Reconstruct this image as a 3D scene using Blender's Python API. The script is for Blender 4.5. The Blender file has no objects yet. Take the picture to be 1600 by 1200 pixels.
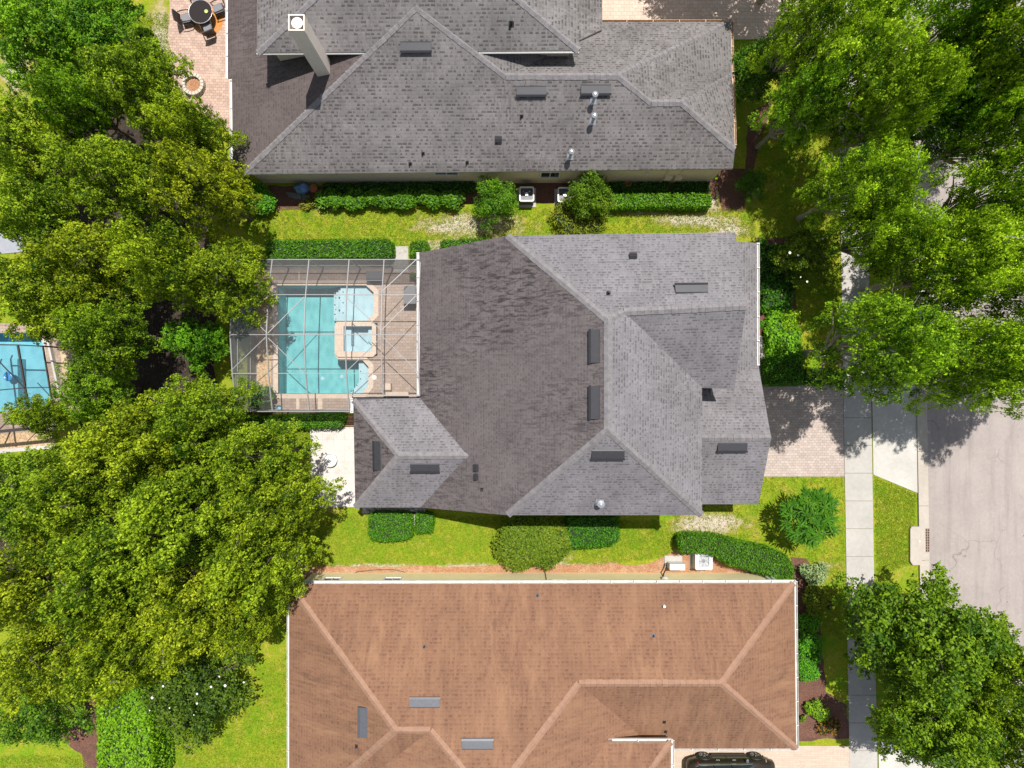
import bpy, bmesh, math, random
import numpy as np
from mathutils import Vector, Matrix
from mathutils.bvhtree import BVHTree
random.seed(7); RNG = np.random.default_rng(7)
S = bpy.context.scene; COL = S.collection
H = 38.6; F = 1100.0
def P(px, py, h=0.0):
    k = (H-h)/F
    return Vector(((px-800)*k, (600-py)*k, h))
def G(px, py): return P(px, py, 0)

# ------------------------------------------------------------------ materials
EXPO = .82
def dim(*cs): return [tuple(x*EXPO for x in c) if c else c for c in cs]
def new_mat(name):
    m = bpy.data.materials.new(name); m.use_nodes = True
    nt = m.node_tree; b = nt.nodes['Principled BSDF']
    return m, nt, b
class N:
    """small node helper"""
    def __init__(s, nt): s.nt = nt
    def n(s, t, **kw):
        nd = s.nt.nodes.new(t)
        for k, v in kw.items(): setattr(nd, k, v)
        return nd
    def l(s, a, b): s.nt.links.new(a, b)
    def val(s, sock, v):
        if hasattr(v, 'is_linked') or hasattr(v, 'links'): s.l(v, sock)
        else: sock.default_value = v
    def math(s, op, a, b=0.0, c=None, clamp=False):
        nd = s.n('ShaderNodeMath', operation=op, use_clamp=clamp)
        s.val(nd.inputs[0], a); s.val(nd.inputs[1], b)
        if c is not None: s.val(nd.inputs[2], c)
        return nd.outputs[0]
    def mix(s, f, a, b, blend='MIX'):
        nd = s.n('ShaderNodeMix', data_type='RGBA', blend_type=blend)
        s.val(nd.inputs[0], f); s.val(nd.inputs[6], c4(a)); s.val(nd.inputs[7], c4(b))
        return nd.outputs[2]
    def noise(s, vec, scale, detail=3, rough=.6, dist=0):
        nd = s.n('ShaderNodeTexNoise'); nd.inputs['Scale'].default_value = scale
        nd.inputs['Detail'].default_value = detail; nd.inputs['Roughness'].default_value = rough
        nd.inputs['Distortion'].default_value = dist
        if vec is not None: s.l(vec, nd.inputs['Vector'])
        return nd.outputs['Fac']
    def ramp(s, f, lo, hi, a=0.0, b=1.0):
        nd = s.n('ShaderNodeMapRange'); s.val(nd.inputs[0], f)
        nd.inputs[1].default_value = lo; nd.inputs[2].default_value = hi
        nd.inputs[3].default_value = a; nd.inputs[4].default_value = b
        return nd.outputs[0]
    def mapping(s, vec, scale=(1,1,1), rot=(0,0,0), loc=(0,0,0)):
        nd = s.n('ShaderNodeMapping'); s.l(vec, nd.inputs[0])
        nd.inputs['Scale'].default_value = scale; nd.inputs['Rotation'].default_value = rot
        nd.inputs['Location'].default_value = loc
        return nd.outputs[0]
    def bump(s, h, b, strength=.4, dist=.02):
        nd = s.n('ShaderNodeBump'); nd.inputs['Strength'].default_value = strength
        nd.inputs['Distance'].default_value = dist
        s.l(h, nd.inputs['Height']); s.l(nd.outputs[0], b.inputs['Normal'])
def c4(c):
    if isinstance(c, tuple) and len(c) == 3: return (*c, 1)
    return c
def pos(k): return k.n('ShaderNodeNewGeometry').outputs['Position']
def plain(name, col, rough=.6, metal=0.0, noise=0.0, nscale=6.0, spec=.5):
    (col,) = dim(col)
    m, nt, b = new_mat(name); k = N(nt)
    b.inputs['Roughness'].default_value = rough; b.inputs['Metallic'].default_value = metal
    b.inputs['Specular IOR Level'].default_value = spec
    if noise:
        tc = k.n('ShaderNodeTexCoord').outputs['Object']
        f = k.noise(tc, nscale, 5, .65)
        k.l(k.mix(k.ramp(f, .3, .7), tuple(c*(1-noise) for c in col), tuple(min(1, c*(1+noise)) for c in col)), b.inputs['Base Color'])
    else: b.inputs['Base Color'].default_value = (*col, 1)
    return m
def uvn(k): return k.n('ShaderNodeUVMap').outputs[0]
def shingle(name, base, dark, line, stain=0.0, staincol=(.03,.025,.025), rowh=.19, w=.32, blotch=.12, warm=None, con=.9, parity=.5, jitter=.6):
    """laminated shingles: courses up the slope, every course a run of lighter tabs and darker cut-outs"""
    base, dark, line, staincol, warm = dim(base, dark, line, staincol, warm)
    m, nt, b = new_mat(name); k = N(nt); uv = uvn(k)
    wv = k.n('ShaderNodeVectorMath', operation='ADD'); nz = k.n('ShaderNodeTexNoise'); nz.inputs['Scale'].default_value = 1.3
    k.l(uv, nz.inputs['Vector']); sc = k.n('ShaderNodeVectorMath', operation='SCALE'); sc.inputs['Scale'].default_value = .03
    k.l(nz.outputs['Color'], sc.inputs[0]); k.l(uv, wv.inputs[0]); k.l(sc.outputs[0], wv.inputs[1])
    sep = k.n('ShaderNodeSeparateXYZ'); k.l(wv.outputs[0], sep.inputs[0])
    v = k.math('DIVIDE', sep.outputs[1], rowh); row = k.math('FLOOR', v); fr = k.math('FRACT', v)
    wr = k.n('ShaderNodeTexWhiteNoise', noise_dimensions='1D'); k.l(row, wr.inputs['W'])
    u = k.math('ADD', k.math('DIVIDE', sep.outputs[0], w), k.math('ADD', k.math('MULTIPLY', row, parity), k.math('MULTIPLY', wr.outputs[0], jitter)))
    cell = k.math('FLOOR', u); fu = k.math('FRACT', u)
    cv = k.n('ShaderNodeCombineXYZ'); k.l(cell, cv.inputs[0]); k.l(row, cv.inputs[1])
    wn = k.n('ShaderNodeTexWhiteNoise', noise_dimensions='2D'); k.l(cv.outputs[0], wn.inputs['Vector'])
    sc2 = k.n('ShaderNodeSeparateColor'); k.l(wn.outputs['Color'], sc2.inputs[0]); r1, r2, r3 = sc2.outputs
    wid = k.ramp(r1, 0, 1, .15, .95)
    tab = k.math('LESS_THAN', fu, wid)
    col = k.mix(k.ramp(r2, 0, 1, 0, .35), base, dark)
    dk = k.math('MULTIPLY', tab, k.math('MULTIPLY', k.ramp(fr, .42, .62, 1, .12), k.ramp(r3, .12, .75, .08, 1)))
    col = k.mix(k.math('MULTIPLY', dk, con), col, line)
    col = k.mix(k.math('MULTIPLY', k.math('LESS_THAN', fr, .12), .35*con), col, line)  # dark lower edge of each course: lap shadow line put into the colour
    n1 = k.noise(uv, .5, 4, .6); n2 = k.noise(uv, 16, 4, .75)
    col = k.mix(1.0, col, k.mix(k.ramp(n1, .3, .7), (1-blotch,)*3, (1+blotch,)*3), 'MULTIPLY')
    col = k.mix(1.0, col, k.mix(k.ramp(n2, .25, .75), (.78,)*3, (1.2,)*3), 'MULTIPLY')
    if stain:
        s1 = k.noise(k.mapping(uv, (6.5, 1.5, 1)), 1.0, 7, .72, .7); s2 = k.noise(k.mapping(uv, (.2, .12, 1)), 1.0, 2, .5)
        fac = k.math('MULTIPLY', k.ramp(s1, .47, .60), k.ramp(s2, .36, .6))
        col = k.mix(k.math('MULTIPLY', fac, stain), col, staincol)
    if warm:
        s3 = k.noise(k.mapping(uv, (1.6, .35, 1), loc=(4, 9, 0)), 1.0, 6, .7, .6); s4 = k.noise(uv, .16, 3, .5)
        col = k.mix(k.math('MULTIPLY', k.ramp(s3, .42, .7, 0, .8), k.ramp(s4, .35, .6, .3, 1)), col, warm)
    k.l(col, b.inputs['Base Color']); b.inputs['Roughness'].default_value = .9; b.inputs['Specular IOR Level'].default_value = .3
    k.bump(k.math('ADD', fr, k.math('MULTIPLY', n2, .5)), b, .5, .012)
    return m
def paver(name, ca, cb, mortar, w=.2, h=.1, big=.2, rot=0, off=.5, msize=.006, dirt=None, blotchn=1.2, mixed=.5):
    ca, cb, mortar, dirt = dim(ca, cb, mortar, dirt)
    m, nt, b = new_mat(name); k = N(nt); p = k.mapping(pos(k), rot=(0, 0, rot))
    br = k.n('ShaderNodeTexBrick'); k.l(p, br.inputs['Vector']); br.offset = off
    br.inputs['Scale'].default_value = 1; br.inputs['Brick Width'].default_value = w
    br.inputs['Row Height'].default_value = h; br.inputs['Mortar Size'].default_value = msize
    br.inputs['Mortar Smooth'].default_value = .4
    br.inputs['Color1'].default_value = (*ca, 1); br.inputs['Color2'].default_value = (*cb, 1)
    br.inputs['Mortar'].default_value = (*mortar, 1)
    n1 = k.noise(p, blotchn, 5, .65); n2 = k.noise(p, 14, 4, .7)
    col = k.mix(1.0, br.outputs[0], k.mix(k.ramp(n1, .3, .7), (1-big,)*3, (1+big*.6,)*3), 'MULTIPLY')
    col = k.mix(1.0, col, k.mix(k.ramp(n2, .3, .7), (.86,)*3, (1.1,)*3), 'MULTIPLY')
    if dirt: col = k.mix(k.ramp(k.noise(p, .8, 6, .7), .55, .72, 0, .7), col, dirt)
    k.l(col, b.inputs['Base Color']); b.inputs['Roughness'].default_value = .85
    k.bump(br.outputs['Fac'], b, -.3, .01)
    return m
def concrete(name, base, dark, joints=None, big=.12, spots=False, ang=0.0):
    base, dark = dim(base, dark)
    m, nt, b = new_mat(name); k = N(nt); p = pos(k)
    n1 = k.noise(p, .5, 6, .65); n2 = k.noise(p, 5, 6, .75); n3 = k.noise(p, 40, 2, .6)
    col = k.mix(k.ramp(n1, .35, .7, 0, .55), base, dark)
    col = k.mix(1.0, col, k.mix(k.ramp(n2, .3, .7), (.9,)*3, (1.07,)*3), 'MULTIPLY')
    col = k.mix(1.0, col, k.mix(k.ramp(n3, .2, .8), (.88,)*3, (1.1,)*3), 'MULTIPLY')
    if spots:
        v = k.n('ShaderNodeTexVoronoi'); v.inputs['Scale'].default_value = .8; v.inputs['Randomness'].default_value = 1
        k.l(p, v.inputs['Vector'])
        sz = k.ramp(k.noise(p, .9, 2), .45, .75, 0.0, .085)
        sp = k.math('LESS_THAN', k.math('ADD', v.outputs['Distance'], k.math('MULTIPLY', n2, .03)), sz)
        col = k.mix(k.math('MULTIPLY', sp, .75), col, tuple(c*.35 for c in dark))
        st = k.noise(k.mapping(p, (2.2, .12, 1)), 1, 5, .7)
        col = k.mix(k.ramp(st, .48, .72, 0, .5), col, tuple(c*.7 for c in dark))
        ce = k.n('ShaderNodeTexVoronoi', feature='DISTANCE_TO_EDGE'); ce.inputs['Scale'].default_value = .22
        wp = k.n('ShaderNodeVectorMath', operation='ADD'); nn_ = k.n('ShaderNodeTexNoise'); nn_.inputs['Scale'].default_value = 1.2; nn_.inputs['Detail'].default_value = 5
        k.l(p, nn_.inputs['Vector']); k.l(p, wp.inputs[0]); k.l(nn_.outputs['Color'], wp.inputs[1]); k.l(wp.outputs[0], ce.inputs['Vector'])
        col = k.mix(k.math('MULTIPLY', k.ramp(ce.outputs['Distance'], .0, .008, 1, 0), k.ramp(k.noise(p, .3, 2), .45, .6, 0, .55)), col, tuple(c*.4 for c in dark))
        mt = k.noise(k.mapping(p, (.1, .05, 1), loc=(2, 0, 0)), 6, 3)
        col = k.mix(k.ramp(mt, .5, .7, 0, .3), col, tuple(min(1, c*1.25) for c in base))
    k.l(col, b.inputs['Base Color']); b.inputs['Roughness'].default_value = .9
    k.bump(k.noise(p, 60, 3), b, .25, .01)
    return m
def leafmat(name, ca, cb, trans=.35, rough=.5):
    m, nt, b = new_mat(name); k = N(nt)
    at = k.n('ShaderNodeAttribute', attribute_name='tint')
    oi = k.n('ShaderNodeObjectInfo')
    col = k.mix(at.outputs['Fac'], ca, cb)
    col = k.mix(1.0, col, oi.outputs['Color'], 'MULTIPLY')
    k.l(col, b.inputs['Base Color']); b.inputs['Roughness'].default_value = rough
    b.inputs['Specular IOR Level'].default_value = .22
    tr = k.n('ShaderNodeBsdfTranslucent')
    k.l(k.mix(1.0, col, (1.15, 1.4, .4), 'MULTIPLY'), tr.inputs['Color'])
    mx = k.n('ShaderNodeMixShader'); mx.inputs[0].default_value = trans
    k.l(b.outputs[0], mx.inputs[1]); k.l(tr.outputs[0], mx.inputs[2])
    k.l(mx.outputs[0], nt.nodes['Material Output'].inputs[0])
    return m
def screenmat(name, col, face, edge):
    """fine woven mesh: mostly see-through face-on, denser at a slant as real weave is"""
    m, nt, b = new_mat(name); k = N(nt)
    lw = k.n('ShaderNodeLayerWeight'); lw.inputs[0].default_value = .5
    f = k.ramp(lw.outputs['Facing'], .1, 1.0, face, edge)
    d = k.n('ShaderNodeBsdfDiffuse'); d.inputs[0].default_value = (*col, 1)
    t = k.n('ShaderNodeBsdfTransparent'); mx = k.n('ShaderNodeMixShader')
    k.l(f, mx.inputs[0]); k.l(t.outputs[0], mx.inputs[1]); k.l(d.outputs[0], mx.inputs[2])
    k.l(mx.outputs[0], nt.nodes['Material Output'].inputs[0]); return m
def watermat(name, tint):
    m, nt, b = new_mat(name); k = N(nt)
    t = k.n('ShaderNodeBsdfTransparent'); t.inputs[0].default_value = (*tint, 1)
    g = k.n('ShaderNodeBsdfGlossy'); g.inputs['Roughness'].default_value = .05
    fr = k.n('ShaderNodeFresnel'); fr.inputs[0].default_value = 1.33
    bp = k.n('ShaderNodeBump'); bp.inputs['Strength'].default_value = .35; bp.inputs['Distance'].default_value = .03
    k.l(k.noise(pos(k), 5, 3, .5, .6), bp.inputs['Height'])
    k.l(bp.outputs[0], g.inputs['Normal']); k.l(bp.outputs[0], fr.inputs['Normal'])
    mx = k.n('ShaderNodeMixShader'); k.l(fr.outputs[0], mx.inputs[0])
    k.l(t.outputs[0], mx.inputs[1]); k.l(g.outputs[0], mx.inputs[2])
    k.l(mx.outputs[0], nt.nodes['Material Output'].inputs[0]); return m
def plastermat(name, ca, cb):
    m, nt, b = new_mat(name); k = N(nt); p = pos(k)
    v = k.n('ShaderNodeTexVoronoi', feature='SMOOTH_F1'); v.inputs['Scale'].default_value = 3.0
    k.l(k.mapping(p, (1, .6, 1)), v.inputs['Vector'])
    f = k.math('ADD', k.math('MULTIPLY', v.outputs['Distance'], .6), k.math('MULTIPLY', k.noise(p, 9, 5, .7), .6))  # plaster mottling, with the water's caustic light pattern put into its colour
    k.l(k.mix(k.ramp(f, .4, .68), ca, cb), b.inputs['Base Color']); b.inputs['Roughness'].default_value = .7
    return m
def grassmat():
    m, nt, b = new_mat('lawn_grass'); k = N(nt); p = pos(k)
    n1 = k.noise(p, .55, 5, .65); n2 = k.noise(p, 1.3, 7, .72, .3); n3 = k.noise(p, 9, 5, .75); n4 = k.noise(p, 34, 3, .7)
    green = k.mix(k.ramp(n1, .35, .65), (.115,.27,.006), (.23,.30,.014))
    col = k.mix(k.ramp(n2, .38, .68, 0, .85), green, (.36,.32,.03))
    col = k.mix(k.ramp(n2, .55, .75, 0, .65), col, (.42,.32,.10))
    col = k.mix(1.0, col, k.mix(k.ramp(n3, .28, .72), (.62, .66, .6), (1.32, 1.28, 1.3)), 'MULTIPLY')
    col = k.mix(1.0, col, k.mix(k.ramp(n4, .28, .72), (.6, .62, .6), (1.35, 1.33, 1.3)), 'MULTIPLY')
    # worn, bare sandy patches:  centre px, radii px, strength
    pat = [(735,352,95,20,1.0),(700,383,50,12,1.0),(1090,345,70,12,1.1),(1140,360,40,16,.9),(1010,333,60,6,.7),
           (1108,818,62,17,1.15),(905,885,70,8,.8),(880,862,25,20,.55),(1310,150,16,120,.0),(590,884,90,5,.8),(740,884,90,5,.8),(850,880,60,5,.7),
           (272,110,20,45,.8),(250,60,22,60,.95),(1110,315,25,40,.7),(1170,290,40,30,.55),(1290,885,30,10,.5),(520,800,25,12,.35),(25,100,30,60,.85),(505,330,40,15,.35)]
    tot = None
    sep = k.n('ShaderNodeSeparateXYZ'); k.l(p, sep.inputs[0])
    for (cx, cy, rx, ry, st) in pat:
        if st == 0: continue
        c = G(cx, cy); s = H/F
        dx = k.math('DIVIDE', k.math('SUBTRACT', sep.outputs[0], c.x), rx*s)
        dy = k.math('DIVIDE', k.math('SUBTRACT', sep.outputs[1], c.y), ry*s)
        d = k.math('SQRT', k.math('ADD', k.math('MULTIPLY', dx, dx), k.math('MULTIPLY', dy, dy)))
        f = k.math('MULTIPLY', k.ramp(d, .1, 1.45, 1, 0), st)
        tot = f if tot is None else k.math('MAXIMUM', tot, f)
    e = k.math('ADD', tot, k.math('MULTIPLY', k.math('SUBTRACT', k.noise(p, 1.7, 8, .7), .5), 1.6))
    f = k.ramp(e, .34, .85); dry = k.ramp(e, .18, .5)
    sand = k.mix(k.ramp(n3, .3, .7), (.44,.35,.28), (.62,.53,.45))
    col = k.mix(k.math('MULTIPLY', dry, .65), col, (.34, .25, .06))
    col = k.mix(f, col, sand)
    k.l(col, b.inputs['Base Color']); b.inputs['Roughness'].default_value = .9
    b.inputs['Specular IOR Level'].default_value = .15
    k.bump(k.math('ADD', n3, n4), b, .9, .05)
    return m
def mulchmat(name, ca, cb, cc, scale=16):
    ca, cb, cc = dim(ca, cb, cc)
    m, nt, b = new_mat(name); k = N(nt); p = pos(k)
    n1 = k.noise(p, scale, 5, .75); n2 = k.noise(p, 1.5, 5, .7); v = k.n('ShaderNodeTexVoronoi'); v.inputs['Scale'].default_value = scale*1.1
    k.l(p, v.inputs['Vector'])
    col = k.mix(k.ramp(n1, .35, .65), ca, cb)
    col = k.mix(k.ramp(n2, .45, .7, 0, .7), col, cc)
    col = k.mix(1.0, col, k.mix(k.ramp(v.outputs['Distance'], 0, .7), (.6,)*3, (1.25,)*3), 'MULTIPLY')
    k.l(col, b.inputs['Base Color']); b.inputs['Roughness'].default_value = .95
    k.bump(n1, b, .8, .03); return m

M = dict(
 sh_main=shingle('grey_shingle', (.235,.222,.236), (.155,.146,.156), (.085,.079,.081), stain=.25, staincol=(.095,.085,.085), rowh=.15, w=.235, con=.7, blotch=.17),
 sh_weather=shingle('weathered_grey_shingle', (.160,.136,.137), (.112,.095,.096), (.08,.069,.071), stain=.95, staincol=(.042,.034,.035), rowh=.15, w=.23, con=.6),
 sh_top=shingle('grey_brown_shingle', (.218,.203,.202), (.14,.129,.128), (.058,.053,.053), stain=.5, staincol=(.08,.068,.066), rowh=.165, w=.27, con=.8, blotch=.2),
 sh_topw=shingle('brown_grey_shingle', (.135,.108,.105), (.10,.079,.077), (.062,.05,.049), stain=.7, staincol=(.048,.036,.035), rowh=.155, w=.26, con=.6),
 sh_brown=shingle('terracotta_shingle', (.25,.132,.079), (.20,.103,.061), (.12,.06,.04), stain=.5, staincol=(.135,.07,.048), warm=(.35,.195,.112), blotch=.13, w=.22, rowh=.18, con=.6, parity=0, jitter=.3),
 cap_grey=plain('ridge_cap_grey', (.215,.20,.206), .9, 0, .25, 5), cap_brown=plain('ridge_cap_brown', (.33,.19,.125), .9, 0, .14, 4),
 fascia=plain('fascia_paint', (.42,.38,.34), .6), soffit=plain('soffit_paint', (.5,.46,.4), .7),
 stucco=plain('beige_stucco', (.78,.66,.50), .85, 0, .08, 3), stucco_main=plain('warm_stucco', (.5,.44,.36), .85, 0, .08, 3),
 stucco_y=plain('yellow_stucco', (.93,.82,.47), .85, 0, .05, 2), chim=plain('chimney_stucco', (.86,.76,.66), .85, 0, .05, 3),
 frame=plain('cage_aluminium', (.29,.285,.285), .5, 0, .06, 8), white=plain('white_aluminium', (.74,.74,.72), .45, 0, .06, 8), gutter=plain('gutter_paint', (.72,.70,.68), .5, 0, .12, 5),
 gutter_r=plain('rusty_gutter_paint', (.55,.38,.24), .7, 0, .35, 6),
 vent=plain('vent_metal', (.05,.05,.056), .45, .3, .1, 6), vent_b=plain('vent_metal_pale', (.13,.135,.15), .4, .3, .1, 6), black=plain('black_rubber', (.012,.012,.013), .6),
 galv=plain('galvanised_metal', (.62,.63,.65), .35, .7, .1, 10), dark=plain('dark_metal', (.02,.02,.022), .5),
 glass=plain('window_glass', (.03,.04,.05), .08), acgrey=plain('ac_paint', (.60,.62,.64), .5, 0, .05, 8), acwhite=plain('cabinet_white', (.8,.8,.78), .45),
 acblade=plain('fan_blade', (.25,.26,.28), .4, .4), bark=plain('bark', (.16,.13,.105), .9, 0, .35, 5), twig=plain('pale_twig', (.42,.37,.31), .9, 0, .2, 5),
 bronze=plain('bronze_aluminium', (.05,.04,.035), .5, .2), terracotta=plain('terracotta', (.45,.15,.07), .8, 0, .1, 6),
 blue=plain('blue_tarp', (.13,.27,.52), .5, 0, .35, 4), slab=plain('grey_flagstone', (.16,.16,.15), .9, 0, .2, 4),
 wood=plain('varnished_wood', (.55,.22,.04), .4, 0, .25, 5), wicker=plain('dark_wicker', (.035,.025,.022), .6, 0, .4, 40),
 cushion=plain('grey_cushion', (.22,.22,.24), .9, 0, .08, 10), tableglass=plain('tinted_glass', (.03,.022,.02), .06),
 lime=plain('lime_ceramic', (.55,.62,.22), .3), woodstep=plain('deck_boards', (.23,.12,.06), .8, 0, .3, 6), ring=plain('concrete_ring', (.56,.52,.44), .9, 0, .12, 6),
 carpaint=plain('dark_car_paint', (.06,.048,.04), .2, .55), carsill=plain('sill_plastic', (.03,.024,.02), .5), tyre=plain('tyre', (.015,.015,.015), .8),
 rim=plain('alloy', (.5,.5,.52), .25, .9), chrome=plain('chrome', (.8,.8,.82), .12, 1), red=plain('tail_lamp_red', (.35,.01,.03), .15), lampglass=plain('headlamp_glass', (.6,.62,.66), .1, .3),
 whiteflower=plain('white_petals', (.8,.78,.72), .7), orangeflower=plain('orange_petals', (.75,.25,.03), .7), poolblue=plain('float_blue', (.02,.28,.6), .3), grate=plain('grate_iron', (.36,.24,.17), .7, .3, .2, 10),
 roofpanel=plain('pale_metal_panel', (.33,.34,.38), .5, .0, .1, 3), stone=plain('tan_stone', (.55,.42,.26), .9, 0, .15, 5),
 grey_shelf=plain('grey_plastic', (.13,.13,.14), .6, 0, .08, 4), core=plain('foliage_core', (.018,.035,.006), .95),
)
M['leaf_oak'] = leafmat('oak_leaf', (.028,.080,.004), (.43,.52,.022), .28, .6)
M['leaf_dark'] = leafmat('dark_leaf', (.02,.07,.005), (.11,.23,.012), .25, .5)
M['leaf_hedge'] = leafmat('hedge_leaf', (.035,.12,.006), (.13,.29,.012), .25, .5)
M['leaf_lime'] = leafmat('lime_leaf', (.13,.23,.01), (.38,.42,.02), .35, .6)
M['grass'] = grassmat()
M['road'] = concrete('road_asphalt', (.385,.335,.31), (.29,.25,.23), big=.2, spots=True)
M['conc'] = concrete('sidewalk_concrete', (.50,.475,.435), (.36,.335,.305))
M['apron'] = concrete('apron_concrete', (.58,.555,.51), (.40,.375,.34))
M['curb'] = concrete('kerb_concrete', (.52,.465,.40), (.38,.335,.285))
M['patio'] = paver('patio_slabs', (.68,.63,.585), (.63,.58,.54), (.5,.43,.38), .61, .61, .05, off=0, msize=.008, dirt=(.45,.33,.22))
M['drive'] = paver('driveway_pavers', (.54,.45,.395), (.44,.36,.315), (.26,.21,.18), .21, .14, .1, msize=.008)
M['drive_b'] = paver('tan_driveway_pavers', (.60,.475,.375), (.54,.42,.33), (.42,.32,.25), .4, .12, .06, msize=.006)
M['drive_t'] = paver('pink_driveway_pavers', (.68,.53,.43), (.60,.46,.37), (.40,.30,.24), .3, .2, .08, msize=.01)
M['pav_tl'] = paver('rose_pavers', (.60,.42,.33), (.45,.31,.25), (.27,.19,.15), .22, .15, .15, rot=.03, msize=.01, dirt=(.55,.45,.36))
M['deck'] = paver('pool_deck_pavers', (.43,.33,.265), (.34,.255,.205), (.22,.16,.12), .3, .16, .12, msize=.009)
M['deckpeb'] = mulchmat('river_pebbles', (.42,.27,.13), (.60,.44,.27), (.35,.22,.12), 9)
M['coping'] = paver('pool_coping', (.66,.53,.42), (.62,.49,.39), (.45,.36,.28), .3, .3, .06, msize=.006)
M['mulch'] = mulchmat('orange_mulch', (.30,.135,.065), (.42,.22,.12), (.46,.32,.21))
M['mulch_d'] = mulchmat('brown_mulch', (.10,.045,.03), (.19,.09,.06), (.07,.035,.025))
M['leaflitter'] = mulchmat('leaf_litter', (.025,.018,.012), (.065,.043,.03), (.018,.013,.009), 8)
M['pebble'] = mulchmat('white_pebbles', (.75,.73,.7), (.12,.1,.09), (.3,.27,.25), 7)
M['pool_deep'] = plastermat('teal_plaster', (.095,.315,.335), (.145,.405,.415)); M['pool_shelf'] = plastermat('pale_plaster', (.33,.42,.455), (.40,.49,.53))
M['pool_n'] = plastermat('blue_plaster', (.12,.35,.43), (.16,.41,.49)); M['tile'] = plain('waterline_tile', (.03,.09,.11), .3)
M['water'] = watermat('pool_water', (.90,.98,.985))
M['screen'] = screenmat('grey_insect_screen', (.26,.25,.255), .12, .97); M['screen_d'] = screenmat('bronze_insect_screen', (.10,.08,.07), .12, .8)

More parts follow.
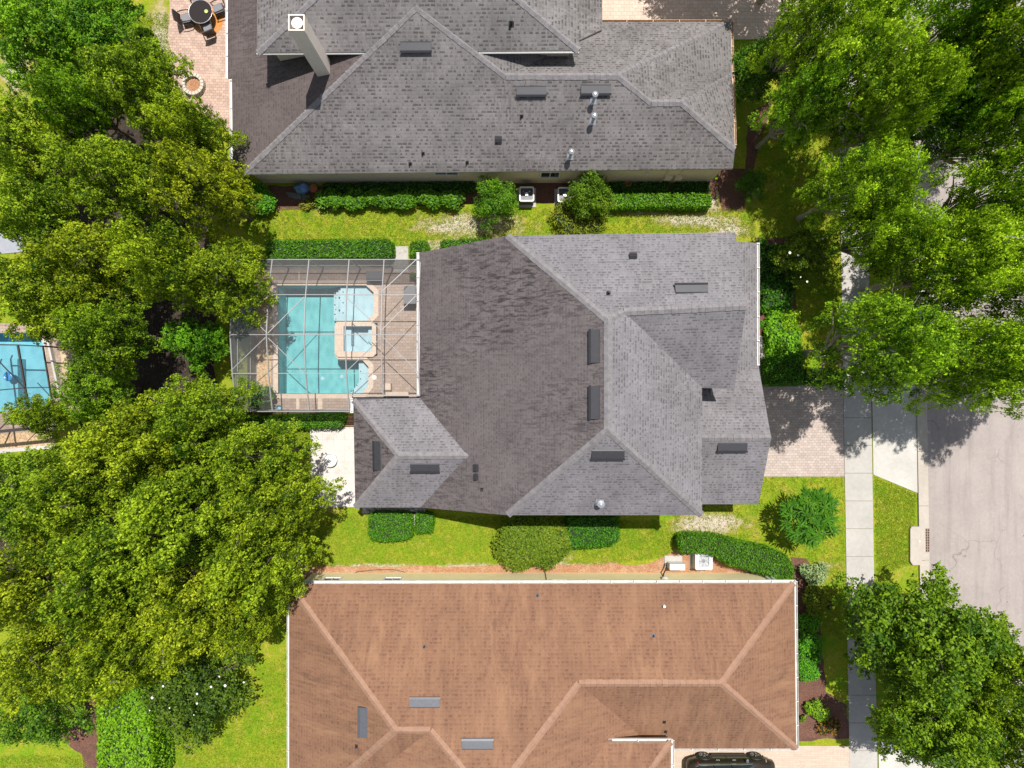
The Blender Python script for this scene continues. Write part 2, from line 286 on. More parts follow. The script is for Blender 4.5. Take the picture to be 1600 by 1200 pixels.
# ------------------------------------------------------------------ object helpers
WO = {}
def tag(o, label=None, cat=None, group=None, kind=None):
    if label: o['label'] = label
    if cat: o['category'] = cat
    if group: o['group'] = group
    if kind: o['kind'] = kind
    return o
def thing(name, loc, label, cat, group=None):
    o = bpy.data.objects.new(name, None); COL.objects.link(o); o.location = loc; o.empty_display_size = .3
    WO[o] = Vector(loc); return tag(o, label, cat, group)
class MB:
    def __init__(s): s.v = []; s.f = []; s.m = []; s.uv = []
    def face(s, pts, mi=0, uv=None):
        i = len(s.v); s.v += [Vector(p) for p in pts]; s.f.append(tuple(range(i, i+len(pts)))); s.m.append(mi)
        s.uv.append(uv if uv else [(p[0], p[1]) for p in pts]); return s
    def box(s, a, b, mi=0):
        x0, y0, z0 = a; x1, y1, z1 = b
        return s.hexa([(x0,y0,z0),(x1,y0,z0),(x1,y1,z0),(x0,y1,z0)], [(x0,y0,z1),(x1,y0,z1),(x1,y1,z1),(x0,y1,z1)], mi)
    def hexa(s, lo, hi, mi=0, mtop=None):
        n = len(lo); s.face(list(reversed(lo)), mi); s.face(hi, mi if mtop is None else mtop)
        for i in range(n): j = (i+1) % n; s.face([lo[i], lo[j], hi[j], hi[i]], mi)
        return s
    def prism(s, poly, z0, z1, mi=0, mtop=None):
        if area2(poly) < 0: poly = list(reversed(poly))
        return s.hexa([(p[0], p[1], z0) for p in poly], [(p[0], p[1], z1) for p in poly], mi, mtop)
    def obox(s, c, u, v, w, hu, hv, hw, mi=0):
        """oriented box; c centre, axes u v w unit, half sizes"""
        c = Vector(c); q = lambda a, b, d: c+u*(a*hu)+v*(b*hv)+w*(d*hw)
        return s.hexa([q(-1,-1,-1), q(1,-1,-1), q(1,1,-1), q(-1,1,-1)], [q(-1,-1,1), q(1,-1,1), q(1,1,1), q(-1,1,1)], mi)
    def bar(s, a, b, w=.05, h=None, mi=0, up=Vector((0,0,1))):
        a = Vector(a); b = Vector(b); h = h or w; d = (b-a); L = d.length
        if L < 1e-6: return s
        d.normalize()
        if abs(d.dot(up)) > .99: up = Vector((0, 1, 0))
        x = d.cross(up).normalized(); y = x.cross(d).normalized()
        return s.obox((a+b)/2, d, x, y, L/2, w/2, h/2, mi)
    def cone(s, c, r0, r1, z0, z1, n=16, mi=0, cap=True, off=(0,0)):
        c = Vector(c); a = [(c.x+r0*math.cos(t), c.y+r0*math.sin(t), z0) for t in (2*math.pi*i/n for i in range(n))]
        b = [(c.x+off[0]+r1*math.cos(t), c.y+off[1]+r1*math.sin(t), z1) for t in (2*math.pi*i/n for i in range(n))]
        for i in range(n): j = (i+1) % n; s.face([a[i], a[j], b[j], b[i]], mi)
        if cap: s.face(b, mi); s.face(list(reversed(a)), mi)
        return s
    def tube(s, pts, rad, n=7, mi=0):
        pts = [Vector(p) for p in pts]; rings = []
        for i, p in enumerate(pts):
            d = (pts[min(i+1, len(pts)-1)]-pts[max(i-1, 0)]).normalized()
            up = Vector((0, 0, 1)) if abs(d.z) < .9 else Vector((1, 0, 0))
            x = d.cross(up).normalized(); y = d.cross(x).normalized(); r = rad[i] if isinstance(rad, (list, tuple)) else rad
            rings.append([p+(x*math.cos(t)+y*math.sin(t))*r for t in (2*math.pi*q/n for q in range(n))])
        for a, b in zip(rings, rings[1:]):
            for i in range(n): j = (i+1) % n; s.face([a[i], a[j], b[j], b[i]], mi)
        s.face(rings[-1], mi); s.face(list(reversed(rings[0])), mi); return s
    def lathe(s, c, prof, n=24, mi=0):
        """prof: list of (r, z) relative"""
        c = Vector(c)
        R = [[(c.x+r*math.cos(t), c.y+r*math.sin(t), c.z+z) for t in (2*math.pi*i/n for i in range(n))] for r, z in prof]
        for a, b in zip(R, R[1:]):
            for i in range(n): j = (i+1) % n; s.face([a[i], a[j], b[j], b[i]], mi)
        s.face(R[-1], mi); s.face(list(reversed(R[0])), mi); return s
    def slab(s, pts, th=.16, mi=0, side=1):
        """roof plane with thickness, UV = metres along eave / up slope"""
        pts = [Vector(p) for p in pts]; n = newell(pts)
        if n.z < 0: pts.reverse(); n = -n
        u = Vector((0, 0, 1)).cross(n)
        u = u.normalized() if u.length > 1e-4 else Vector((1, 0, 0))
        v = n.cross(u).normalized()
        s.face(pts, mi, [(p.dot(u), p.dot(v)) for p in pts])
        lo = [p-Vector((0, 0, th)) for p in pts]; k = len(pts)
        s.face(list(reversed(lo)), side)
        for i in range(k): j = (i+1) % k; s.face([lo[i], lo[j], pts[j], pts[i]], side)
        return s
    def build(s, name, mats, parent=None, smooth=False, origin=None, bevel=0):
        if not isinstance(mats, (list, tuple)): mats = [mats]
        if parent is not None: o0 = WO[parent]
        elif origin is not None: o0 = Vector(origin)
        else:
            xs = [v.x for v in s.v]; ys = [v.y for v in s.v]
            o0 = Vector(((min(xs)+max(xs))/2, (min(ys)+max(ys))/2, min(v.z for v in s.v)))
        me = bpy.data.meshes.new(name); me.from_pydata([tuple(v-o0) for v in s.v], [], s.f)
        uvl = me.uv_layers.new(name='UVMap'); i = 0
        flat = [c for f in s.uv for p in f for c in p]; uvl.data.foreach_set('uv', flat)
        me.polygons.foreach_set('material_index', s.m)
        for m in mats: me.materials.append(m)
        if smooth or bevel:
            bm = bmesh.new(); bm.from_mesh(me); bmesh.ops.remove_doubles(bm, verts=bm.verts, dist=1e-4)
            bmesh.ops.recalc_face_normals(bm, faces=bm.faces)
            if bevel: bmesh.ops.bevel(bm, geom=[e for e in bm.edges if e.is_manifold and e.calc_face_angle(0) > .5], offset=bevel, segments=2, affect='EDGES', clamp_overlap=True)
            bm.to_mesh(me); bm.free()
            if smooth:
                for p in me.polygons: p.use_smooth = True
        ob = bpy.data.objects.new(name, me); COL.objects.link(ob)
        if parent is not None: ob.parent = parent
        else: ob.location = o0
        WO[ob] = o0; return ob
def area2(p): return sum(p[i][0]*p[(i+1) % len(p)][1]-p[(i+1) % len(p)][0]*p[i][1] for i in range(len(p)))
def newell(p):
    n = Vector((0, 0, 0))
    for i in range(len(p)):
        a, b = p[i], p[(i+1) % len(p)]
        n += Vector(((a.y-b.y)*(a.z+b.z), (a.z-b.z)*(a.x+b.x), (a.x-b.x)*(a.y+b.y)))
    return n.normalized()
def copy_tree(o, parent=None):
    c = o.copy(); COL.objects.link(c); c.parent = parent
    for ch in list(o.children): copy_tree(ch, c)
    return c

# ------------------------------------------------------------------ ground and paving
def sheet(name, poly, z, mat, label=None, th=None, kind='structure'):
    mb = MB(); pts = [(p[0], p[1]) for p in poly]
    if area2(pts) < 0: pts.reverse()
    if th: mb.prism(pts, z-th, z)
    else: mb.face([(x, y, z) for x, y in pts])
    o = mb.build(name, mat)
    if kind: o['kind'] = kind
    return o
def gp(pts): return [G(*p) for p in pts]
def wob(pts, amp=.08, step=.5, seed=1):
    """subdivide and wobble a polygon's outline a little"""
    r = random.Random(seed); out = []
    for i in range(len(pts)):
        a = Vector(pts[i][:2]); b = Vector(pts[(i+1) % len(pts)][:2]); n = max(1, int((b-a).length/step))
        for q in range(n):
            p = a.lerp(b, q/n); out.append((p.x+r.uniform(-amp, amp), p.y+r.uniform(-amp, amp)))
    return out
sy = lambda y, x0, k=.017: x0+(y-400)*k
# lawn with holes for the pools: build ground from strips around the pool pits
PX0, PY0, PX1, PY1 = G(428,620).x, G(428,620).y, G(592,441).x, G(592,441).y
QX0, QY0, QX1, QY1 = G(-60,655).x, G(-60,655).y, G(86,505).x, G(86,505).y
def ground_with_pits(z, mat, B=160):
    mb = MB(); xs = sorted([-B, QX0, QX1, PX0, PX1, B]); ys = sorted([-B, QY0, PY0, PY1, QY1, B])
    for x0, x1 in zip(xs, xs[1:]):
        for y0, y1 in zip(ys, ys[1:]):
            cx, cy = (x0+x1)/2, (y0+y1)/2
            if PX0 < cx < PX1 and PY0 < cy < PY1: continue
            if QX0 < cx < QX1 and QY0 < cy < QY1: continue
            mb.face([(x0,y0,z),(x1,y0,z),(x1,y1,z),(x0,y1,z)])
    return mb.build('ground', mat, origin=(0, 0, 0))
ground_with_pits(0, M['grass'])['kind'] = 'structure'
# road: asphalt sheet with kerbs
rx = lambda y, x: G(x+(y-600)*.017, y)
mb = MB(); mb.face([(G(1447+(y-600)*.017, y).x, G(0, y).y, .012) for y in (2200, -1200)][::1]+[(G(1780+(y-600)*.017, y).x, G(0, y).y, .012) for y in (-1200, 2200)])
mb.build('road', M['road'])['kind'] = 'structure'
def strip(name, xa, xb, ya, yb, z0, z1, mat, joint=None, gap=.02):
    """long strip parallel to the road between pixel columns xa..xb (at y=600), optionally cut in panels"""
    mb = MB(); y = ya
    while y < yb:
        y2 = min(yb, y+(joint or 1e9)); g = gap/H*F if joint else 0
        mb.prism([(p.x, p.y) for p in (rx(y+g/2, xa), rx(y2-g/2, xa), rx(y2-g/2, xb), rx(y+g/2, xb))], z0, z1)
        y = y2
    o = mb.build(name, mat); o['kind'] = 'structure'; return o
strip('kerb', 1440, 1447.5, -400, 1600, -.05, .022, M['curb'], 85)
strip('kerb_back', 1430.5, 1439.6, -400, 1600, -.05, .12, M['curb'], 85)
strip('far_kerb', 1776, 1790, -400, 1600, -.05, .13, M['curb'], 85)
strip('sidewalk', 1317, 1360, -300, 1500, -.05, .05, M['conc'], 43.3)
sheet('driveway_apron', gp([(1361.5,540),(1430,520),(1433,770),(1364,741.5)]), .046, M['apron'], th=.08)
sheet('driveway', gp([(1192,600),(1316.3,600),(1319,744.5),(1150,744.5),(1150,600)]), .04, M['drive'], th=.06)
sheet('front_path', wob(gp([(1180,520),(1190,525),(1200,560),(1203,599),(1180,599)]), .04, .3), .03, M['apron'], th=.05)
sheet('patio', gp([(485,668),(560,667),(560,792),(487,792)]), .05, M['patio'], th=.06)
sheet('side_path', gp([(615,385),(638,385),(638,425),(615,425)]), .035, M['conc'], th=.05)
sheet('stepping_path', gp([(640,800),(649,800),(648,822),(641,822)]), .03, M['apron'], th=.05)
sheet('neighbour_driveway', gp([(1040,1165),(1330,1165),(1333,1400),(1040,1400)]), .04, M['drive_b'], th=.06)
sheet('neighbour_apron', gp([(1372,1158),(1440,1140),(1446,1400),(1376,1400)]), .046, M['apron'], th=.08)
sheet('upper_driveway', gp([(915,-300),(1312,-300),(1312,62),(915,62)]), .04, M['drive_t'], th=.06)
sheet('upper_apron', gp([(1350,-120),(1423,-140),(1424,100),(1352,70)]), .046, M['apron'], th=.08)
sheet('upper_patio', wob(gp([(262,-60),(266,30),(262,62),(274,95),(266,128),(285,160),(330,185),(352,205),(400,205),(400,-60)]), .03, .4), .035, M['pav_tl'], th=.05)
sheet('side_mulch_bed', wob(gp([(470,884),(640,885),(850,884),(935,879),(1000,882),(1030,876),(1050,862),(1058,842),(1085,842),(1130,880),(1215,898),(1215,915),(470,915)]), .07, .4, 3), .012, M['mulch'])
sheet('front_mulch_bed', wob(gp([(1236,868),(1262,872),(1275,930),(1282,1000),(1290,1080),(1322,1100),(1330,1152),(1240,1158)]), .08, .4, 4), .012, M['mulch_d'])
sheet('wall_planting_bed', wob(gp([(400,292),(1122,280),(1118,312),(820,318),(640,324),(400,330)]), .08, .5, 5), .010, M['mulch_d'])
sheet('corner_mulch_bed', wob(gp([(1118,262),(1165,265),(1168,180),(1215,150),(1206,160),(1180,250),(1160,330),(1128,330)]), .06, .4, 6), .014, M['mulch_d'])
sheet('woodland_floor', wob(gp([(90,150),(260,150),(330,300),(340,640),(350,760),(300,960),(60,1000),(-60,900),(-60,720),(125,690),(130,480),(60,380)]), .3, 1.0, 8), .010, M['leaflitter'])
sheet('hedge_mulch_bed', wob(gp([(90,1150),(150,1080),(158,1260),(140,1260),(128,1180)]), .06, .4, 9), .013, M['mulch_d'])
sheet('entry_mulch_bed', wob(gp([(1180,372),(1235,372),(1245,480),(1196,600),(1180,520)]), .05, .4, 12), .009, M['mulch_d'])
# pebble strip with dark shade plants below the south wing
sheet('pebble_strip', gp([(566,780),(664,780),(664,803),(566,803)]), .03, M['pebble'], th=.05)
# ------------------------------------------------------------------ pool
ZW = -.10
deck = MB()
def ring_poly(mb, outer, inner_rects, z, th): pass
dk = [G(398,645), G(700,645), G(700,417), G(398,417)]
x0, y0, x1, y1 = dk[0].x, dk[0].y, dk[1].x, dk[2].y
z = .03
for a in [(x0, y0, PX0, y1), (PX1, y0, x1, y1), (PX0, y0, PX1, PY0), (PX0, PY1, PX1, y1)]:
    deck.box((a[0], a[1], -.05), (a[2], a[3], z))
deck.build('pool_deck', M['deck'])['kind'] = 'structure'
sheet('pebble_border', gp([(398,420),(424,420),(424,640),(398,640)]), .036, M['deckpeb'])
for nm, r in (('deck_band', (497,618,504,641)), ('deck_band', (463,618,468,641)), ('deck_band', (466,425,469,441))):
    sheet('deck_band', gp([(r[0],r[1]),(r[2],r[1]),(r[2],r[3]),(r[0],r[3])]), .0345, M['coping'])
# basin outline (water) in px
W_OUT = [(434,446),(572,446),(584,457),(584,490),(573,501),(528,501),(524,506),(524,556),(530,563),(567,563),(576,573),(576,602),(566,615),(435,615)]
BW = [G(*p) for p in W_OUT]
def offset(poly, d):
    if area2(poly) < 0: poly = list(reversed(poly))
    out = []; n = len(poly)
    for i in range(n):
        a, b, c = Vector(poly[i-1][:2]), Vector(poly[i][:2]), Vector(poly[(i+1) % n][:2])
        e1 = (b-a).normalized(); e2 = (c-b).normalized(); n1 = Vector((e1.y, -e1.x)); n2 = Vector((e2.y, -e2.x))
        m = (n1+n2); m = m/max(.3, m.dot(n1)) if m.length > 1e-6 else n1
        out.append((b.x+m.x*d, b.y+m.y*d))
    return out
pool = thing('swimming_pool', G(505, 530), 'teal swimming pool with pale tanning ledge and square spa under a white screen cage', 'swimming pool')
bw = [(p.x, p.y) for p in BW]
if area2(bw) < 0: bw.reverse()
def wall_in(mb, poly, z0, z1, mi=0):
    for i in range(len(poly)):
        a, b = poly[i], poly[(i+1) % len(poly)]
        mb.face([(b[0],b[1],z0),(a[0],a[1],z0),(a[0],a[1],z1),(b[0],b[1],z1)], mi)
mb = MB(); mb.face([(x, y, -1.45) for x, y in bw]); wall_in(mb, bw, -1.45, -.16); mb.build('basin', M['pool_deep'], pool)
mb = MB(); wall_in(mb, bw, -.16, .03); mb.build('tile_band', M['tile'], pool)
def px_poly(l): return [(G(*p).x, G(*p).y) for p in l]
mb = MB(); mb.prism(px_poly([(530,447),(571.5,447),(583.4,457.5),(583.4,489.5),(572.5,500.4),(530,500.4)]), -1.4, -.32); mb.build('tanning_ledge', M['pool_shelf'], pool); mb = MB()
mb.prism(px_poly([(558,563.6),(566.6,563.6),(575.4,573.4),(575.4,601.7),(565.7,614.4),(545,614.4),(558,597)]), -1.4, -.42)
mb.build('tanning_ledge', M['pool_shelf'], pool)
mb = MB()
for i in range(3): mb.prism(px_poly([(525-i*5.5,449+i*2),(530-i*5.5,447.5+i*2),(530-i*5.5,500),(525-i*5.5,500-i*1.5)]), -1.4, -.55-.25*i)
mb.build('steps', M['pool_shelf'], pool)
for (a, b) in [(520,456),(527,463),(520,475),(527,483),(520,490),(534,455),(534,472),(534,488),(561,580),(561,592),(555,602),(546,611)]:
    mb = MB(); mb.cone(G(a, b)+Vector((0,0,0)), .035, .035, -.31 if a > 530 and b < 500 else -.5, -.29 if a > 530 and b < 500 else -.40, 8); mb.build('step_marker', M['tile'], pool)
# coping ring built as quads between the water outline and its offset, with the pit's rectangle filled behind it
out = offset(bw, .27)
mb = MB()
for i in range(len(bw)):
    j = (i+1) % len(bw)
    mb.hexa([(bw[i][0],bw[i][1],-.08),(out[i][0],out[i][1],-.08),(out[j][0],out[j][1],-.08),(bw[j][0],bw[j][1],-.08)],
            [(bw[i][0],bw[i][1],.058),(out[i][0],out[i][1],.058),(out[j][0],out[j][1],.058),(bw[j][0],bw[j][1],.058)])
mb.build('coping', M['coping'], pool)
mb = MB()
fill = [[(586,441),(592,441),(592,620),(580,620),(580,566),(590,556),(590,504),(588,500)],
        [(574,441),(592,441),(592,458),(588,457)], [(586,490),(592,490),(592,505),(575,504)], [(567,563),(592,555),(592,576),(580,573)],
        [(580,600),(592,600),(592,620),(566,620)], [(428,441),(432,441),(432,620),(428,620)],
        [(428,617),(592,617),(592,620),(428,620)], [(428,441),(592,441),(592,444),(428,444)]]
for q, f in enumerate(fill): mb.prism(px_poly(f), -.05, .026+.0011*q)
mb.build('deck_infill', M['deck'], pool)
mb = MB(); mb.face([(x, y, ZW) for x, y in bw]); mb.build('water_surface', M['water'], pool)
mb = MB(); wx0, wy0, wx1, wy1 = G(524,558).x, G(524,558).y, G(588.5,505).x, G(588.5,505).y
spa = px_poly([(538,510),(582,510),(582,549),(538,549)]); so = px_poly([(530,505),(583,505),(588.5,510),(588.5,552),(583,558),(532,558),(524,550),(524,511)])
ins = [(min(x for x, _ in spa), min(y for _, y in spa)), (max(x for x, _ in spa), max(y for _, y in spa))]
(ax, ay), (bx, by) = ins
ox0, oy0, ox1, oy1 = min(x for x, _ in so), min(y for _, y in so), max(x for x, _ in so), max(y for _, y in so)
c = .18; zt = .17
for q in [[(ox0+c,oy0),(ox1-c,oy0),(bx,ay),(ax,ay)], [(ox1,oy0+c),(ox1,oy1-c),(bx,by),(bx,ay)], [(ox1-c,oy1),(ox0+c,oy1),(ax,by),(bx,by)], [(ox0,oy1-c),(ox0,oy0+c),(ax,ay),(ax,by)],
          [(ox0+c,oy0),(ax,ay),(ox0,oy0+c)], [(ox1-c,oy0),(ox1,oy0+c),(bx,ay)], [(ox1,oy1-c),(ox1-c,oy1),(bx,by)], [(ox0+c,oy1),(ox0,oy1-c),(ax,by)]]:
    mb.prism(q, -1.4, zt)
sp = mb.build('spa_wall', M['coping'], pool)
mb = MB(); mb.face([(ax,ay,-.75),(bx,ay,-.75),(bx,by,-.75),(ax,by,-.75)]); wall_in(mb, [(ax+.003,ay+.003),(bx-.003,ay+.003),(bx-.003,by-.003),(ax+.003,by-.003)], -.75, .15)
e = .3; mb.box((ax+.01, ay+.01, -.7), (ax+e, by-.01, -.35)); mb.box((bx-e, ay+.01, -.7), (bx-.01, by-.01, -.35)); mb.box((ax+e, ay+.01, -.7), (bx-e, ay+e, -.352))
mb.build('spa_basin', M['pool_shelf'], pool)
mb = MB(); mb.face([(ax+.01,ay+.01,.06),(bx-.01,ay+.01,.06),(bx-.01,by-.01,.06),(ax+.01,by-.01,.06)]); mb.build('spa_water', M['water'], pool)
for a, b in ((493,591),(524,588)):
    mb = MB(); c_ = G(a, b); mb.lathe((c_.x, c_.y, -1.445), [(.11,0),(.11,.02),(.06,.025)], 16); mb.build('floor_drain', M['pool_shelf'], pool)
mb = MB(); c_ = G(585, 590); mb.lathe((c_.x, c_.y, .03), [(.13,0),(.13,.03),(.1,.04)], 20)
tag(mb.build('skimmer_lid', M['white']), 'round white skimmer lid set in the deck beside the lower ledge', 'lid')

# ------------------------------------------------------------------ screen cage
CX = [-14.0, -12.2, -10.33, -8.29, -6.51, -4.66]
prof = [(6.34,2.75),(4.47,3.35),(2.45,3.62),(.53,3.35),(-1.40,2.72)]
cage = thing('pool_screen_cage', (-9.3, 2.4, 0), 'white framed pool screen cage with cross braced top beside the grey roofed house', 'screen enclosure')
w = .05
def zprof(y):
    for (ya, za), (yb, zb) in zip(prof, prof[1:]):
        if yb <= y <= ya: return za+(zb-za)*(ya-y)/(ya-yb)
    return 2.7
for i, x in enumerate(CX):
    mb = MB(); pr = prof if x < -7.7 else prof[:-1]+[(-.58, zprof(-.58))]
    for a, b in zip(pr, pr[1:]): mb.bar((x, a[0], a[1]), (x, b[0], b[1]), w, .08)
    mb.build('roof_beam', M['frame'], cage)
for q, (y, zz) in enumerate(prof):
    mb = MB(); mb.bar((CX[0], y, zz+.004), (CX[-1] if q < 4 else -8.0, y, zz+.004), .035, .06); mb.build('purlin', M['frame'], cage)
mb = MB(); yy = -.58; mb.bar((-8.2, yy, zprof(yy)+.006), (CX[-1], yy, zprof(yy)+.006), .06, .08); mb.build('purlin', M['frame'], cage)
br = [((651,405),(596,456)),((650,462),(596,516)),((475,464),(418,521)),((370,475),(416,519)),((415,527),(361,579)),((419,528),(476,583)),((596,527),(541,581)),((598,526),(653,581)),
      ((540,464),(595,515)),((397,604),(372,640)),((420,463),(361,423))]
for a, b in br[:9]:
    def up(p):
        zz = 3.3
        for _ in range(6): q = P(p[0], p[1], zz); zz = zprof(min(6.33, max(-1.39, q.y)))
        return P(p[0], p[1], zz)
    A, B = up(a), up(b); mb = MB(); mb.bar(A+Vector((0,0,.0)), B, .035, .04); mb.build('brace', M['frame'], cage)
for (x, y, zz) in [(x, 6.34, 2.75) for x in CX]+[(x, -1.40, 2.72) for x in CX[:4]]+[(CX[0], y, z_) for y, z_ in prof[1:4]]:
    mb = MB(); mb.bar((x, y, .03), (x, y, zz-.04), .06, .06); mb.build('post', M['frame'], cage)
for (a, b) in [((CX[0],6.34),(CX[-1],6.34)), ((CX[0],-1.40),(CX[0],6.34)), ((CX[0],-1.40),(-8.2,-1.40))]:
    for zz in ((.06, .95) if a[1] == b[1] else (.06, .95, 2.7)):
        mb = MB(); mb.bar((a[0], a[1], zz), (b[0], b[1], zz), .05, .05); mb.build('rail', M['frame'], cage)
for p_, q_ in (((CX[0]+.02, 2.5, 2.68), (CX[0]+.02, 6.3, .1)), ((CX[0]+.02, -1.38, .1), (CX[0]+.02, .5, 2.68))): mb = MB(); mb.bar(p_, q_, .035); mb.build('brace', M['frame'], cage)
mb = MB()
for (ya, za), (yb, zb) in zip(prof, prof[1:]):
    xr = CX[-1]
    if yb < -1: mb.face([(CX[0],ya,za),(-8.2,ya,za),(-8.2,yb,zb),(CX[0],yb,zb)]); mb.face([(-8.2,ya,za),(xr,ya,za),(xr,-.58,zprof(-.58)),(-8.2,-.58,zprof(-.58))])
    else: mb.face([(CX[0],ya,za),(xr,ya,za),(xr,yb,zb),(CX[0],yb,zb)])
mb.build('roof_screen', M['screen'], cage)
mb = MB(); mb.face([(CX[0],6.34,.06),(CX[-1],6.34,.06),(CX[-1],6.34,2.75),(CX[0],6.34,2.75)])
mb.face([(CX[0],-1.4,.06),(CX[0],6.34,.06)]+[(CX[0],y,z_) for y, z_ in prof]); mb.face([(CX[0],-1.4,.06),(-8.2,-1.4,.06),(-8.2,-1.4,2.72),(CX[0],-1.4,2.72)])
mb.build('wall_screen', M['screen'], cage)
# things under the cage
c_ = G(588, 434)
o = thing('storage_bench', (c_.x, c_.y, .03), 'grey resin storage bench on the pool deck behind the pool', 'storage box')
mb = MB(); mb.box((c_.x-.42, c_.y-.22, .03), (c_.x+.42, c_.y+.25, .52)); mb.build('box_body', M['grey_shelf'], o, bevel=.02)
mb = MB(); mb.box((c_.x-.45, c_.y-.25, .522), (c_.x+.45, c_.y+.28, .58)); mb.build('lid', M['grey_shelf'], o, bevel=.015)
c_ = G(644, 464)
o = thing('patio_grill', (c_.x, c_.y, .03), 'dark rectangular outdoor cabinet beside the house wall at the pool deck', 'cabinet')
mb = MB(); mb.box((c_.x-.3, c_.y-.45, .03), (c_.x+.3, c_.y+.45, .9)); mb.build('cabinet_body', M['vent'], o, bevel=.02)
mb = MB(); mb.box((c_.x-.33, c_.y-.48, .902), (c_.x+.33, c_.y+.48, .94)); mb.build('cabinet_top', M['grey_shelf'], o, bevel=.01)
c_ = G(622, 611)
o = thing('deck_bench', (c_.x, c_.y, .03), 'pale L shaped masonry bench in the corner of the pool deck near the wing roof', 'bench')
mb = MB(); mb.box((G(601,0).x, G(0,618).y, .03), (G(640,0).x, G(0,612).y, .45)); mb.build('seat', M['coping'], o, bevel=.02)
mb = MB(); mb.box((G(602,0).x, G(0,611.5).y, .03), (G(613,0).x, G(0,599).y, .55)); mb.build('side_block', M['coping'], o, bevel=.02)
c_ = G(438, 637)
mb = MB(); mb.lathe((c_.x, c_.y, .03), [(.12,0),(.16,.3),(.15,.31),(.11,.02)], 16, 0)
tag(mb.build('bucket', plain('pale_blue_plastic', (.25,.5,.6), .4)), 'small pale blue bucket in the lower corner of the pool cage', 'bucket')
c_ = G(646, 433)
# ------------------------------------------------------------------ roofs and houses
ROOF = {}
def roof_obj(key, root, polys, mats, th=.16, name='roof'):
    """polys: list of (points, material index)"""
    mb = MB()
    for p, mi in polys: mb.slab([Vector(q) for q in p], th, mi, len(mats)-1)
    o = mb.build(name, mats, root); ROOF.setdefault(key, []).extend([[Vector(q) for q in p] for p, _ in polys]); return o
def hit(key, px, py):
    verts = []; faces = []
    for poly in ROOF[key]: i = len(verts); verts += poly; faces.append(tuple(range(i, i+len(poly))))
    t = BVHTree.FromPolygons(verts, faces)
    d = (P(px, py, 0)-Vector((0, 0, H))).normalized()
    loc, n, i, dist = t.ray_cast(Vector((0, 0, H)), d)
    if loc is None: return P(px, py, 3), Vector((0, 0, 1))
    if n.z < 0: n = -n
    return loc, n
def frame(n):
    u = Vector((0, 0, 1)).cross(n); u = u.normalized() if u.length > 1e-4 else Vector((1, 0, 0)); return u, n.cross(u).normalized()
def caps(root, edges, mat, w=.17, seg=.28):
    for a, b in edges:
        mb = MB()
        a = Vector(a); b = Vector(b); d = b-a; L = d.length; d.normalize(); x = d.cross(Vector((0, 0, 1))).normalized(); n = int(L/seg); zz = Vector((0, 0, 1))
        drop = .085 if abs(d.z) > .1 else .10
        for i in range(n):
            p = a+d*(i*L/n); q = a+d*((i+1)*L/n); e0 = .022; e1 = .038+random.uniform(0, .008); ww = w*random.uniform(.92, 1.06)
            mb.face([p+x*ww-zz*(drop-e1), q+x*ww-zz*(drop-e0), q+zz*e0*1.6, p+zz*e1*1.3]); mb.face([p+zz*e1*1.3, q+zz*e0*1.6, q-x*ww-zz*(drop-e0), p-x*ww-zz*(drop-e1)])
            mb.face([p+x*ww-zz*(drop-e1), p+zz*e1*1.3, p-x*ww-zz*(drop-e1), p-zz*.05])
        mb.build('ridge_cap', mat, root)
def gutter(root, pts, mat, w=.13, h=.12, strap=1.15):
    mb = MB()
    for a, b in zip(pts, pts[1:]):
        a = Vector(a); b = Vector(b); d = (b-a).normalized(); x = d.cross(Vector((0, 0, 1))).normalized(); zz = Vector((0, 0, 1))
        L = (b-a).length; m = (a+b)/2-zz*(h*.5+.02)
        mb.obox(m-zz*h/2, d, x, zz, L/2, w/2, .008); mb.obox(m+x*w/2, d, x, zz, L/2, .008, h/2); mb.obox(m-x*w/2, d, x, zz, L/2, .008, h/2)
        n = max(1, int(L/strap))
        for i in range(n+1): mb.obox(a+d*(L*i/n)-zz*.015, d, x, zz, .018, w*.62, .008, 0)
    return mb.build('gutter', mat, root)
def louvre(key, roof, px, py, long=1.42, deep=.42, vert=False):
    """slant-back attic vent following the slope it sits on"""
    p, n = hit(key, px, py); u, v = frame(n); mb = MB()
    q = lambda a, b, c: p+u*a+v*b+n*c
    l, d = long/2, deep/2
    mb.hexa([q(-l,-d,-.02), q(l,-d,-.02), q(l,d,-.02), q(-l,d,-.02)], [q(-l,-d,.17), q(l,-d,.17), q(l,d-.05,.05), q(-l,d-.05,.05)])
    mb.hexa([q(-l-.03,-d+.02,.172), q(l+.03,-d+.02,.172), q(l+.03,-d+.05,.162), q(-l-.03,-d+.05,.162)], [q(-l-.03,-d-.05,.185), q(l+.03,-d-.05,.185), q(l+.03,-d+.05,.19), q(-l-.03,-d+.05,.19)])
    return mb.build('roof_vent', M['vent_b'] if key == 'brown' else M['vent'], roof)
def hood(key, roof, px, py, s=.17, t=.13):
    p, n = hit(key, px, py); u, v = frame(n); mb = MB(); q = lambda a, b, c: p+u*a+v*b+n*c
    mb.hexa([q(-s,-t,-.02), q(s,-t,-.02), q(s,t,-.02), q(-s,t,-.02)], [q(-s,-t*.9,.16), q(s,-t*.9,.16), q(s,t*.6,.14), q(-s,t*.6,.14)])
    mb.obox(q(0,0,.165), u, v, n, s*.9, t*.35, .02); return mb.build('exhaust_hood', M['vent'], roof)
